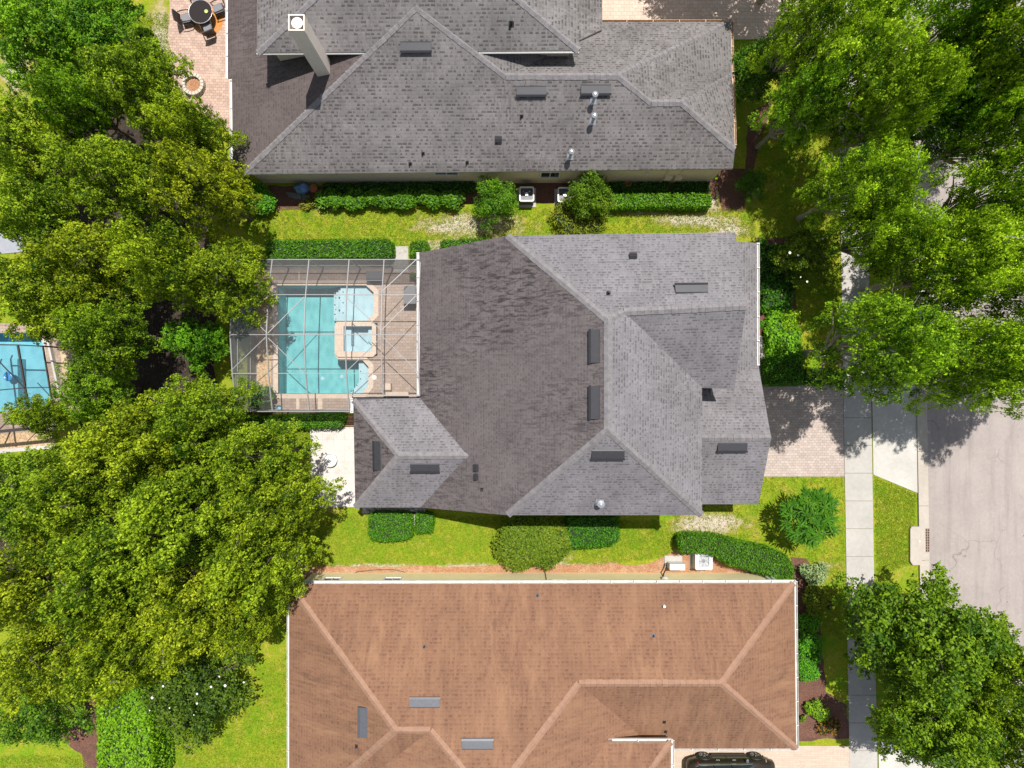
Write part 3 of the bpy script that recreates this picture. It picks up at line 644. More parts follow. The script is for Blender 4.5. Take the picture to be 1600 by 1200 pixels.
def pipe(key, roof, px, py, r=.05, h=.35, mat='black', cap=False, flash=True):
    p, n = hit(key, px, py); mb = MB()
    if flash: u, v = frame(n); mb.obox(p+n*.005, u, v, n, r*2.1, r*2.1, .01)
    mb.cone(p, r, r, p.z-.1, p.z+h, 12)
    if cap:
        mb.cone(p, r*1.25, r*1.25, p.z+h*.55, p.z+h*.7, 12); mb.cone(p, r*1.9, r*1.9, p.z+h+.03, p.z+h+.09, 16); mb.cone(p, r*1.9, r*.4, p.z+h+.09, p.z+h+.16, 16)
    return mb.build('vent_pipe', M[mat], roof)

# --- central house
hc = thing('grey_house', (2, .4, 0), 'two storey house with grey shingle hip roof beside the screened pool', 'house')
NWc, N0, A, R, NEc = P(793,368,5.8), P(950,500,8.66), P(975,487,8.26), P(1165,478,8.26), P(1152,363,5.8)
S0, SEc, SWc, I, E_ = P(950,672,8.66), P(1097,805,5.8), P(793,805,5.8), P(1097,606,5.8), P(1147,608,5.8)
Wn, Ws = P(655,395,2.8), P(657,793,2.8)
NEc = Vector((10.4, NEc.y, 5.8)); E_ = Vector((10.35, E_.y, 5.8)); R = Vector((10.1, R.y, 8.26))
ww0, ww1 = P(623,712,4.5), P(738,712,4.5)
WA, WB, WC, WD = P(552,625,2.8), P(555,793,2.8), P(656,622,2.8), P(657,793,2.8)
gz = 4.65; ge = 12.5
GR0, GR1 = Vector((8.3,-2.59,gz)), Vector((ge,-2.59,gz))
sh = [M['sh_main'], M['sh_weather'], M['fascia']]
roof_c = roof_obj('main', hc, [
    ([Wn, NWc, N0, S0, SWc, Ws], 1), ([NWc, NEc, R, A, N0], 0), ([N0, A, I, SEc, S0], 0), ([SWc, S0, SEc], 0), ([A, R, E_, I], 0),
    ([WA, WC, ww1, ww0], 0), ([WB, WA, ww0], 1), ([WB, ww0, ww1, WD], 0),
    ([GR0, GR1, (ge,.93,2.9), (8.3,.93,2.9)], 0), ([GR0, (8.3,-6.1,2.9), (ge,-6.1,2.9), GR1], 0),
    ([(12.43,7.15,2.9), (9.85,7.15,3.67), (9.85,-.59,3.67), (12.43,.93,2.905)], 0)], sh)
caps(roof_c, [(NWc, N0), (N0, A), (A, R), (N0, S0), (S0, SWc), (S0, SEc), (WA, ww0), (WB, ww0), (ww0, ww1), (P(1097,684,gz), GR1)], M['cap_grey'])
for q in [(1080,453),(950,708),(1144,697),(664,729)]: louvre('main', roof_c, *q)
for q in [(931,541),(931,629),(592,712)]: louvre('main', roof_c, *q)
hood('main', roof_c, 989, 401); hood('main', roof_c, 745, 731); hood('main', roof_c, 745, 745, .15, .1)
pipe('main', roof_c, 951, 457, .04, .25); pipe('main', roof_c, 753, 765, .04, .2); pipe('main', roof_c, 937, 785, .09, .4, 'galv', True)
mb = MB()
def prism_y(mb, prof_, ya, yb, mi=0):  # x,z profile swept in y
    n = len(prof_)
    mb.face([(x, ya, z_) for x, z_ in prof_], mi); mb.face([(x, yb, z_) for x, z_ in reversed(prof_)], mi)
    for i in range(n): j = (i+1) % n; mb.face([(prof_[i][0],ya,prof_[i][1]),(prof_[i][0],yb,prof_[i][1]),(prof_[j][0],yb,prof_[j][1]),(prof_[j][0],ya,prof_[j][1])], mi)
def prism_x(mb, prof_, xa, xb, mi=0):
    n = len(prof_)
    mb.face([(xa, y, z_) for y, z_ in prof_], mi); mb.face([(xb, y, z_) for y, z_ in reversed(prof_)], mi)
    for i in range(n): j = (i+1) % n; mb.face([(xa,prof_[i][0],prof_[i][1]),(xb,prof_[i][0],prof_[i][1]),(xb,prof_[j][0],prof_[j][1]),(xa,prof_[j][0],prof_[j][1])], mi)
prism_y(mb, [(-4.25,0),(8.45,0),(8.45,5.6),(0.1,5.6),(-4.25,2.85)], -5.75, 6.5)
mb.box((-7.65,-5.9,0), (-4.25,-1.2,2.66)); mb.box((8.46,-5.7,0), (12.1,6.75,2.7))
prism_x(mb, [(.1,2.7),(6.45,2.7),(6.45,5.6),(3.25,7.9),(.1,5.6)], 8.47, 9.9); prism_x(mb, [(-5.7,2.7),(.5,2.7),(-2.59,4.35)], 8.48, 12.1)
mb.build('wall', M['stucco_main'], hc)
def window(root, c, hw, hh, axis, wallmat='white', gl='glass'):
    """c centre on wall face; axis = outward normal"""
    n = Vector(axis); u = Vector((0, 0, 1)).cross(n); v = Vector((0, 0, 1)); c = Vector(c)
    mb = MB()
    for s in (-1, 1): mb.obox(c+u*(hw*s)+n*.02, u, v, n, .04, hh+.04, .04); mb.obox(c+v*(hh*s)+n*.021, u, v, n, hw-.04, .04, .04)
    mb.obox(c+n*.02, u, v, n, .02, hh-.04, .025)
    f = mb.build('window', M[wallmat], root)
    mb = MB(); mb.obox(c+n*.008, u, v, n, hw-.04, hh-.04, .006); mb.build('pane', M[gl], f); return f
for y in (-4.3, -1.5, 3.6): pass
for x, z_ in ((1.5,1.5),(4.5,1.5),(7,1.5),(2,4.4),(6,4.4)):
    window(hc, (x,-5.75,z_), .5, .6, (0,-1,0)); window(hc, (x,6.5,z_), .5, .6, (0,1,0))
window(hc, (9.9,3.3,4.9), .8, .6, (1,0,0)); window(hc, (12.1,3.5,1.5), .8, .7, (1,0,0))
mb = MB(); mb.box((12.1,-5.1,.03),(12.14,-.3,2.3)); d_ = mb.build('garage_door', M['white'], hc)
mb = MB()
for i in range(1, 4): mb.box((12.142,-5.1,.03+i*.56),(12.15,-.3,.05+i*.56))
mb.build('panel_line', M['fascia'], d_)
mb = MB(); mb.box((-4.29,1.2,.03),(-4.25,4.6,2.2)); mb.build('sliding_door', M['glass'], hc)
gutter(hc, [(Wn.x-.06, Wn.y, 2.8), (Wn.x-.06, WC.y+.1, 2.8)], M['gutter']); gutter(hc, [(WA.x, WA.y+.07, 2.8), (WC.x, WA.y+.07, 2.8)], M['vent']); gutter(hc, [(12.5,7.15,2.88),(12.5,.97,2.88)], M['gutter'])
gutter(hc, [(-8.15,-.75,2.8),(-8.15,-1.45,2.8)], M['white'])
mb = MB(); mb.box((12.45,.6,.02),(12.53,.7,2.8)); mb.bar((12.5,.97,2.8),(12.5,.65,2.75),.07); mb.build('downspout', M['gutter'], hc)

# --- upper house
hu = thing('upper_grey_house', (-1.5, 17, 0), 'large grey brown shingle roofed house with beige chimney at top of photo', 'house')
pk = Vector((-4.34,17.08,6.76)); SW = Vector((-13.75,10.62,2.9)); e0 = Vector((-.3,14.6,5.27)); e1 = Vector((5.03,14.6,5.27)); f0 = Vector((6.72,13.58,4.66)); f1 = Vector((8.18,13.58,4.66))
V_ = Vector((11.12,11.7,3.5)); SE = Vector((11.2,10.92,2.9)); NE = Vector((11.1,18.4,2.85)); ve = Vector((11.15,15.75,2.9))
up_s0, up_s1 = Vector((-11.87,15.45,5.8)), Vector((3.13,15.55,5.8)); up_pk = Vector((-4.4,20.3,8.7)); up_n = Vector((-4.4,32,8.7))
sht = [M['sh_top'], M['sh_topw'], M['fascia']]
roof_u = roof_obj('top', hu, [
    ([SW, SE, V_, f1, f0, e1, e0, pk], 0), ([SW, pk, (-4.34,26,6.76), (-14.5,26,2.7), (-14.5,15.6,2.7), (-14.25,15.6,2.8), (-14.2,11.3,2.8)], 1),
    ([pk, e0, (4.5,17.7,3.49), (4.5,26,3.49), (-4.34,26,6.76)], 0), ([e0, e1, NE, (4.3,18.4,2.85)], 0), ([e1, f0, NE], 0), ([f0, (11.15,16.35,2.88), NE], 0), ([f0, f1, (11.15,16.35,2.88)], 0), ([f1, ve, (11.15,16.35,2.88)], 0), ([f1, V_, ve], 0)], sht)
roof_u2 = roof_obj('top2', hu, [([up_s0, up_s1, up_pk], 0), ([up_s0, up_pk, up_n, (-11.87,32,5.8)], 0), ([up_s1, (3.13,32,5.8), up_n, up_pk], 0)], sht)
caps(roof_u, [(SW, pk), (pk, e0), (e0, e1), (e1, f0), (f0, f1), (f1, V_), (e1, NE), (f1, ve)], M['cap_grey'])
caps(roof_u2, [(up_s0, up_pk), (up_s1, up_pk), (up_pk, up_n)], M['cap_grey'])
for q in [(650,72),(830,141),(931,139)]: louvre('top', roof_u, *q)
hood('top', roof_u, 779, 217)
for q in [(815,182),(661,240),(641,256),(730,254)]: pipe('top', roof_u, *q, .04, .3)
pipe('top2', roof_u2, 799, 38, .06, .4)
for q in [(927,158),(926,190),(891,245)]: pipe('top', roof_u, *q, .075, .75, 'galv', True)
mb = MB(); mb.box((-13.6,11.02,0),(10.8,18.0,2.72)); mb.box((-11.4,15.9,2.73),(2.75,31,5.62)); mb.box((-13.6,18.01,0),(4.1,31,2.7)); mb.build('wall', M['stucco'], hu)
gutter(hu, [(-14.57,25,2.66),(-14.57,15.65,2.66)], M['white']); gutter(hu, [(-14.32,15.5,2.78),(-14.28,11.3,2.78)], M['white']); gutter(hu, [(4.5,18.47,2.8),(11.2,18.47,2.8),(11.22,15.9,2.8)], M['gutter_r']); gutter(hu, [(11.25,15.7,2.82),(11.2,12,3.3)], M['gutter_r'])
gutter(hu, [(-11.9,15.42,5.75),(3.1,15.5,5.75)], M['white'], .05, .08, 99)
# chimney
ch = thing('chimney', (0,0,0), None, None); bpy.data.objects.remove(ch)
t0 = P(463,35,9.2); mb = MB(); s = .34
for a, b in (((-s,-s),(s,-s+.05)), ((-s,s-.05),(s,s)), ((-s,-s+.05),(-s+.05,s-.05)), ((s-.05,-s+.05),(s,s-.05))):
    mb.box((t0.x+a[0], t0.y+a[1], 8.7), (t0.x+b[0], t0.y+b[1], 9.2))
mb.box((t0.x-s+.01, t0.y-s+.01, 4.2), (t0.x+s-.01, t0.y+s-.01, 8.75))
cm = mb.build('chimney', M['chim'], hu)
mb = MB(); mb.cone((t0.x+.03,t0.y-.02,0), .2, .2, 8.75, 9.1, 20); mb.cone((t0.x+.03,t0.y-.02,0), .24, .24, 9.15, 9.2, 20); mb.build('flue_cap', M['white'], cm, smooth=False)
mb = MB(); mb.box((t0.x-s+.06,t0.y-s+.06,8.76),(t0.x+s-.06,t0.y+s-.06,8.765)); mb.build('chimney_tray', M['dark'], cm)
for x in (-5.6,): pass
wy = 11.02
window(hu, (G(695,0).x*.93, wy, 2.05), .62, .45, (0,-1,0)); window(hu, (2.0, wy, 1.6), .5, .5, (0,-1,0))
mb = MB()
for a in (1048, 1064): c_ = P(a, 272, 1.9); mb.box((c_.x-.18, wy-.16, 1.0), (c_.x+.18, wy-.002, 1.55))
mb.box((P(1036,0,1).x, wy-.06, 0), (P(1036,0,1).x+.06, wy-.002, 2.6)); mb.box((P(1057,0,1).x, wy-.06, 0), (P(1057,0,1).x+.05, wy-.002, 2.6))
mb.build('meter_box', M['stucco'], hu)
mb = MB(); mb.box((P(1008,0,1.5).x-.05, wy-.14, 1.9), (P(1008,0,1.5).x+.05, wy-.002, 2.05)); mb.build('wall_lamp', M['white'], hu)

# --- lower (brown roofed) house
hb = thing('brown_roof_house', (1.5,-16,0), 'single storey yellow walled house under a terracotta brown shingle roof', 'house')
nw, ne = Vector((-11.3,-10.15,2.9)), Vector((14.31,-10.11,2.9)); E1, E0 = Vector((10.01,-14.29,5.02)), Vector((3.2,-14.29,5.02))
W0, W1, K = Vector((-5.41,-16.1,5.92)), Vector((-3.8,-16.1,5.92)), Vector((-1.0,-18.66,7.2)); se = Vector((14.42,-18.5,2.9))
roof_b = roof_obj('brown', hb, [([nw, ne, E1, E0, K, W1, W0], 0), ([E1, ne, se], 0), ([E0, E1, se, (7.3,-18.5,2.9)], 0), ([K, E0, (7.3,-18.5,2.9), (7.3,-27,2.9), (-1,-27,7.2)], 0),
    ([nw, W0, (-11.3,-22.3,2.9), ], 0), ([W0, W1, (-10.3,-22.3,2.85), (-11.3,-22.3,2.9)], 0), ([W1, K, (-1,-27,7.2), (-10.3,-27,2.85), (-10.3,-22.3,2.85)], 0)], [M['sh_brown'], M['fascia']])
roof_b2 = roof_obj('brown2', hb, [([(1.5,-17.46,4.3), (7.75,-17.46,4.3), (5.2,-20,5.57), (1.5,-20,5.57)], 0), ([(7.75,-17.46,4.3), (7.75,-27,4.3), (5.2,-27,5.57), (5.2,-20,5.57)], 0)], [M['sh_brown'], M['fascia']])
caps(roof_b, [(ne, E1), (se, E1), (E0, E1), (E0, K), (nw, W0), (W0, W1), (W1, K), (W0, (-11.3,-22.3,2.9))], M['cap_brown'])
caps(roof_b2, [((7.75,-17.46,4.3), (5.2,-20,5.57)), ((5.2,-20,5.57), (1.5,-20,5.57)), ((5.2,-20,5.57), (5.2,-27,5.57))], M['cap_brown'], .15)
for q in [(664,1099),(746,1164),(569,1128)]: louvre('brown', roof_b, *q)
for q in [(663,1010),(1021,993),(840,930),(557,1166),(1040,1143),(1038,1128)]: pipe('brown', roof_b, *q, .04, .18, 'vent')
pipe('brown', roof_b, 1037, 946, .07, .2, 'white', False, False)
mb = MB(); mb.box((-10.92,-27,0),(13.95,-10.34,2.7)) if False else None
mb.box((-10.92,-18.1,0),(13.98,-10.34,2.7)); mb.box((-10.92,-27,0),(7.0,-18.11,2.7)); mb.box((3.5,-27,2.71),(7.35,-17.85,4.15)); mb.build('wall', M['stucco_y'], hb)
gw = plain('dusty_gutter', (.66,.64,.60), .6, 0, .18, 2.5)
M['gw'] = gw
gutter(hb, [(-11.37,-10.07,2.86),(14.4,-10.03,2.86)], M['gw'], .13); gutter(hb, [(14.42,-10.04,2.86),(14.5,-18.55,2.86)], M['gw'], .13); gutter(hb, [(14.5,-18.57,2.86),(7.8,-18.57,2.86)], M['gw'], .1)
gutter(hb, [(-11.38,-10.1,2.86),(-11.38,-22.3,2.86)], M['gw'], .1); gutter(hb, [(4.5,-17.4,4.27),(7.8,-17.4,4.27)], M['gw'], .14); gutter(hb, [(7.83,-17.4,4.27),(7.83,-27,4.27)], M['gw'], .14)
for x in (-9.5,-6.3): window(hb, (x,-10.34,1.6), .45, .5, (0,1,0))
for x in (2.5,4.3): window(hb, (x,-10.34,1.9), .45, .35, (0,1,0))
mb = MB(); 
for x in (13.55, 13.8): mb.bar((x,-10.28,2.7),(x,-10.28,.05),.09)
mb.build('downspout', M['white'], hb)
mb = MB(); xq = P(853,0,1).x; mb.bar((xq,-10.30,.3),(xq,-10.30,2.6),.03); mb.bar((xq,-10.30,.3),(xq,-10.1,.3),.04); mb.build('hose_pipe', M['dark'], hb)

# ------------------------------------------------------------------ service units
def ac_unit(px, py, s, h, label, mat, dark_top):
    c = P(px, py, h); o = thing('air_conditioner', (c.x, c.y, 0), label, 'air conditioner', 'outdoor air conditioning units')
    mb = MB(); mb.box((c.x-s-.12, c.y-s-.12, 0), (c.x+s+.12, c.y+s+.12, .07)); mb.build('concrete_pad', M['conc'], o)
    mb = MB(); t = .07
    mb.box((c.x-s+.02, c.y-s+.02, .07), (c.x+s-.02, c.y+s-.02, h-.12)); mb.build('coil_housing', M['vent'] if dark_top else M['acgrey'], o)
    mb = MB()
    def rr(r, n=6, cr=.1):
        pts = []
        for cx_, cy_, a0 in ((1,1,0),(-1,1,90),(-1,-1,180),(1,-1,270)):
            for i in range(n+1): a = math.radians(a0+90*i/n); pts.append((c.x+cx_*(r-cr)+cr*math.cos(a), c.y+cy_*(r-cr)+cr*math.sin(a)))
        return pts
    O_ = rr(s); n = len(O_)
    if dark_top:
        I_ = rr(s-t, cr=.06)
    else:
        I_ = [(c.x+s*.78*math.cos(math.atan2(p[1]-c.y, p[0]-c.x)), c.y+s*.78*math.sin(math.atan2(p[1]-c.y, p[0]-c.x))) for p in O_]
    for i in range(n):
        j = (i+1) % n; mb.hexa([(O_[i][0],O_[i][1],h-.12),(O_[j][0],O_[j][1],h-.12),(I_[j][0],I_[j][1],h-.12),(I_[i][0],I_[i][1],h-.12)], [(O_[i][0],O_[i][1],h),(O_[j][0],O_[j][1],h),(I_[j][0],I_[j][1],h),(I_[i][0],I_[i][1],h)])
    mb.build('top_frame', mat, o)
    mb = MB()
    for q in range(5 if not dark_top else 4):
        a = q*2*math.pi/(5 if not dark_top else 4)+.3; r1 = s*.68
        mb.face([(c.x+.06*math.cos(a), c.y+.06*math.sin(a), h-.16), (c.x+r1*math.cos(a-.05), c.y+r1*math.sin(a-.05), h-.18), (c.x+r1*math.cos(a+.55), c.y+r1*math.sin(a+.55), h-.10), (c.x+.06*math.cos(a+1), c.y+.06*math.sin(a+1), h-.13)])
    mb.cone((c.x,c.y,0), .09, .09, h-.15, h-.03, 14); mb.build('fan', M['acblade'] if not dark_top else M['galv'], o)
    if not dark_top:
        mb = MB()
        for r in (.2,.27,.34,.41,.48,.55,.62,.69,.76):
            rr_ = s*r/.78*.78
            mb.tube([(c.x+rr_*math.cos(t_), c.y+rr_*math.sin(t_), h-.01) for t_ in (2*math.pi*i/24 for i in range(25))], .005, 4)
        for q in range(8): a = q*math.pi/4; mb.bar((c.x+.08*math.cos(a), c.y+.08*math.sin(a), h-.02), (c.x+s*.78*math.cos(a), c.y+s*.78*math.sin(a), h-.02), .008)
        mb.build('fan_grille', M['acgrey'], o)
    return o
ac_unit(823,303,.40,.85,'open topped white framed air conditioner between two shrubs by the upper house','' or M['white'],True)
ac_unit(883,304,.40,.85,'white framed air conditioner half hidden under a leafy shrub by the upper house', M['white'],True)
ac_unit(1100,877,.47,.8,'pale grey air conditioner with round fan grille by the yellow wall', M['acgrey'],False)
c = P(1056,884,.5); o = thing('utility_box', (c.x, c.y, 0), 'white service cabinet on a concrete pad by the yellow wall', 'cabinet')
mb = MB(); mb.box((c.x-.52, c.y-.2, 0), (c.x+.45, c.y+.45, .08)); mb.build('concrete_pad', M['conc'], o)
mb = MB(); mb.box((c.x-.38, c.y-.18, .08), (c.x+.44, c.y+.14, .75)); mb.build('cabinet_body', M['acwhite'], o, bevel=.02)
mb = MB(); mb.tube([(c.x-.45,c.y+.1,.3),(c.x-.5,c.y-.1,.5),(c.x-.7,c.y-.45,.6),(c.x-.75,-10.30,.9)], .035, 8); mb.build('hose', M['black'], o, smooth=True)
mb = MB(); c = P(1040,903,1.6); mb.lathe((c.x, -10.34, 1.3), [(.16,0),(.18,.15),(.08,.4)], 12); tag(mb.build('wall_lantern', M['white']), 'round white fixture on the yellow wall below the gutter', 'fixture')
# garden hose on mulch
mb = MB(); mb.tube([(G(x, y).x, G(x, y).y, .03) for x, y in [(545,898),(560,893),(590,890),(615,890),(630,893),(640,899)]], .015, 6); tag(mb.build('garden_hose', M['black'], smooth=True), 'thin black hose lying on the orange mulch', 'hose')
# blue tarp bundle and stone slabs by the upper house
c = P(470,293,.5)
def lump(c, sx, sy_, sz, seed, n=14, amp=.15):
    r = random.Random(seed); mb = MB(); ph = [r.uniform(0, 6) for _ in range(6)]
    def q(i, j):
        th = math.pi*(j/8); a = 2*math.pi*i/n; k = 1+amp*(math.sin(3*a+ph[0])*math.sin(th*2+ph[1])+.6*math.sin(5*a+ph[2]+th*3))
        return (c[0]+sx*k*math.sin(th)*math.cos(a), c[1]+sy_*k*math.sin(th)*math.sin(a), max(0.01, c[2]+sz*k*math.cos(th)))
    for i in range(n):
        for j in range(8): mb.face([q(i, j), q(i, j+1), q(i+1, j+1), q(i+1, j)])
    return mb
tag(lump((c.x,c.y,.3),.42,.3,.42,3).build('tarp_bundle', M['blue'], smooth=True), 'crumpled blue tarp bundle against the wall of the upper house', 'tarp')
c = P(489,294,.4); mb = MB(); mb.lathe((c.x,c.y,0), [(.13,0),(.2,.32),(.22,.32),(.22,.38),(.18,.38),(.16,.3)], 20); tag(mb.build('terracotta_pot', M['terracotta']), 'terracotta pot beside the blue tarp bundle', 'plant pot')
c = P(981,286,.3); mb = MB(); mb.lathe((c.x,c.y,0), [(.12,0),(.19,.3),(.2,.3),(.2,.36),(.17,.36),(.15,.28)], 20); tag(mb.build('terracotta_pot', M['terracotta']), 'terracotta pot near the wall meter boxes of the upper house', 'plant pot')
for i, (pl, lb) in enumerate([([(447,300),(470,303),(471,312),(452,309)], 'left of two grey flagstones before the blue tarp'), ([(471.5,304),(484,306),(485,315),(473,313)], 'right of two grey flagstones before the blue tarp')]):
    mb = MB(); mb.prism(px_poly(pl), 0, .08); tag(mb.build('flagstone', M['slab'], bevel=.01), lb, 'flagstone', 'flagstones by the blue tarp')
c = P(301,131,.35); o = thing('fire_pit', (c.x,c.y,.035), 'round pale stone fire pit ring filled with rust coloured gravel on the paver patio', 'fire pit')
mb = MB(); n = 18
for i in range(n):
    a0, a1 = 2*math.pi*i/n+.02, 2*math.pi*(i+1)/n-.02; q = lambda a, r, z_: (c.x+r*math.cos(a), c.y+r*math.sin(a), z_)
    for z0, z1, of in ((.03,.2,.0),(.205,.38,.1)): mb.hexa([q(a0+of,.42,z0), q(a0+of,.60,z0), q(a1+of,.60,z0), q(a1+of,.42,z0)], [q(a0+of,.42,z1), q(a0+of,.60,z1), q(a1+of,.60,z1), q(a1+of,.42,z1)])
mb.build('stone_ring', M['ring'], o, bevel=.008)
mb = MB(); mb.cone((c.x,c.y,0), .43, .43, .03, .16, 24); mb.build('gravel_fill', M['mulch'], o)

# patio set ---------------------------------------------------------------
tc = P(313,18,.74)
o = thing('patio_table', (tc.x,tc.y,.035), 'round dark glass patio table on the rose paver patio', 'table')
mb = MB(); mb.lathe((tc.x,tc.y,.72), [(.60,0),(.62,.008),(.62,.016),(.60,.02)], 40); mb.build('glass_top', M['tableglass'], o)
mb = MB(); mb.tube([(tc.x+.63*math.cos(t), tc.y+.63*math.sin(t), .73) for t in (2*math.pi*i/36 for i in range(37))], .018, 6); mb.build('rim', M['galv'], o, smooth=True)
for q in range(4):
    a = q*math.pi/2+.5; mb = MB(); mb.bar((tc.x+.4*math.cos(a), tc.y+.4*math.sin(a), .04), (tc.x+.3*math.cos(a), tc.y+.3*math.sin(a), .72), .05); mb.build('leg', M['wicker'], o)
rc = Vector((tc.x+.12, tc.y-.15, .04))
mb = MB(); mb.lathe((rc.x,rc.y,.037), [(.82,0),(.82,.012),(.80,.014)], 40); tag(mb.build('round_rug', M['wood']), 'round orange brown rug under the patio table', 'rug')
mb = MB(); mb.lathe((tc.x+.33, tc.y+.0, .742), [(.06,0),(.1,.03),(.1,.035),(.05,.01)], 20); tag(mb.build('bowl', M['lime']), 'small lime green bowl on the dark glass patio table', 'bowl')
def chair(px, py, label, first=None):
    p = P(px, py, .45); d = Vector((tc.x-p.x, tc.y-p.y)).normalized(); rz = math.atan2(d.y, d.x)
    if first is None:
        o = thing('patio_chair', (0,0,0), label, 'chair', 'wicker chairs round the glass table')
        mb = MB(); mb.box((-.28,-.26,.26),(.28,.26,.36)); mb.build('seat_frame', M['wicker'], o, bevel=.02)
        mb = MB(); mb.box((-.24,-.235,.362),(.27,.235,.46)); mb.build('seat_cushion', M['cushion'], o, bevel=.035)
        mb = MB(); 
        for i in range(7):
            a = -.75+1.5*i/6; b = -.75+1.5*(i+1)/6
            if i < 7: mb.hexa([(-.28-.06*math.cos(a), .36*math.sin(a)/.68*.75, .3), (-.28-.06*math.cos(b), .36*math.sin(b)/.68*.75, .3), (-.33-.06*math.cos(b), .36*math.sin(b)/.68*.75, .3), (-.33-.06*math.cos(a), .36*math.sin(a)/.68*.75, .3)],
                              [(-.40-.08*math.cos(a), .36*math.sin(a)/.68*.75, .92), (-.40-.08*math.cos(b), .36*math.sin(b)/.68*.75, .92), (-.45-.08*math.cos(b), .36*math.sin(b)/.68*.75, .92), (-.45-.08*math.cos(a), .36*math.sin(a)/.68*.75, .92)])
        mb.build('backrest', M['wicker'], o)
        for s_ in (-1, 1):
            mb = MB(); mb.tube([(.24,.29*s_,.36),(.24,.3*s_,.62),(.0,.31*s_,.66),(-.32,.29*s_,.66)], .028, 8); mb.build('armrest', M['wicker'], o, smooth=True)
            for x in (-.24,.24): mb = MB(); mb.bar((x,.23*s_,0),(x,.23*s_,.27),.045); mb.build('leg', M['wicker'], o)
    else: o = copy_tree(first); o['label'] = label
    o.location = (p.x, p.y, .036); o.rotation_euler = (0,0,rz); WO[o] = o.location.copy(); return o
ch0 = chair(291,28,'wicker patio chair with grey cushion left of the round glass table')
chair(324,42,'wicker patio chair with grey cushion below the round glass table', ch0)
chair(341,13,'wicker patio chair with grey cushion tucked between round table and white gutter', ch0)
chair(307,-3,'wicker patio chair with grey cushion cut by the top edge of the photo', ch0)

# storm drain --------------------------------------------------------------
o = thing('storm_drain', G(1436,850), 'concrete storm drain inlet with iron grate at the kerb', 'storm drain')
mb = MB(); mb.prism([tuple(G(x, y)[:2]) for x, y in [(1422,822),(1437.5,822),(1438,882),(1424,882),(1420,876),(1420,826)]], .0, .15); mb.build('inlet_slab', M['curb'], o, bevel=.01)
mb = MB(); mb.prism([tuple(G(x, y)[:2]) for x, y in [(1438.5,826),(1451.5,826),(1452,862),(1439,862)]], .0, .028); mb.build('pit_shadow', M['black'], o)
mb = MB(); g0 = G(1439,826); g1 = G(1451.5,862)
for i in range(5): x = g0.x+(g1.x-g0.x)*i/4; mb.box((x-.022, g1.y, .03), (x+.022, g0.y, .05))
for i in range(10): y = g1.y+(g0.y-g1.y)*i/9; mb.box((g0.x-.01, y-.018, .031), (g1.x+.02, y+.018, .049))
mb.build('iron_grate', M['grate'], o)
mb = MB(); c = G(1434,845); mb.lathe((c.x,c.y,.15), [(.05,0),(.05,.02),(.03,.03)], 12); mb.build('access_bolt', M['white'], o)
mb = MB(); c = G(518,718); mb.lathe((c.x,c.y,.05), [(.30,0),(.34,.03),(.38,.32),(.34,.34),(.31,.2)], 28); o = tag(mb.build('planter', plain('white_planter', (.78,.76,.74), .6)), 'round white planter standing on the pale patio slabs', 'planter')
# wood step
o = thing('wooden_step', G(547,656), 'brown wooden step between the cage hedge and the wing roof', 'step')
for i in range(3):
    mb = MB(); mb.box((G(537,0).x, G(0,666-i*6).y, .02), (G(566,0).x, G(0,661-i*6).y, .14)); mb.build('board', M['woodstep'], o)

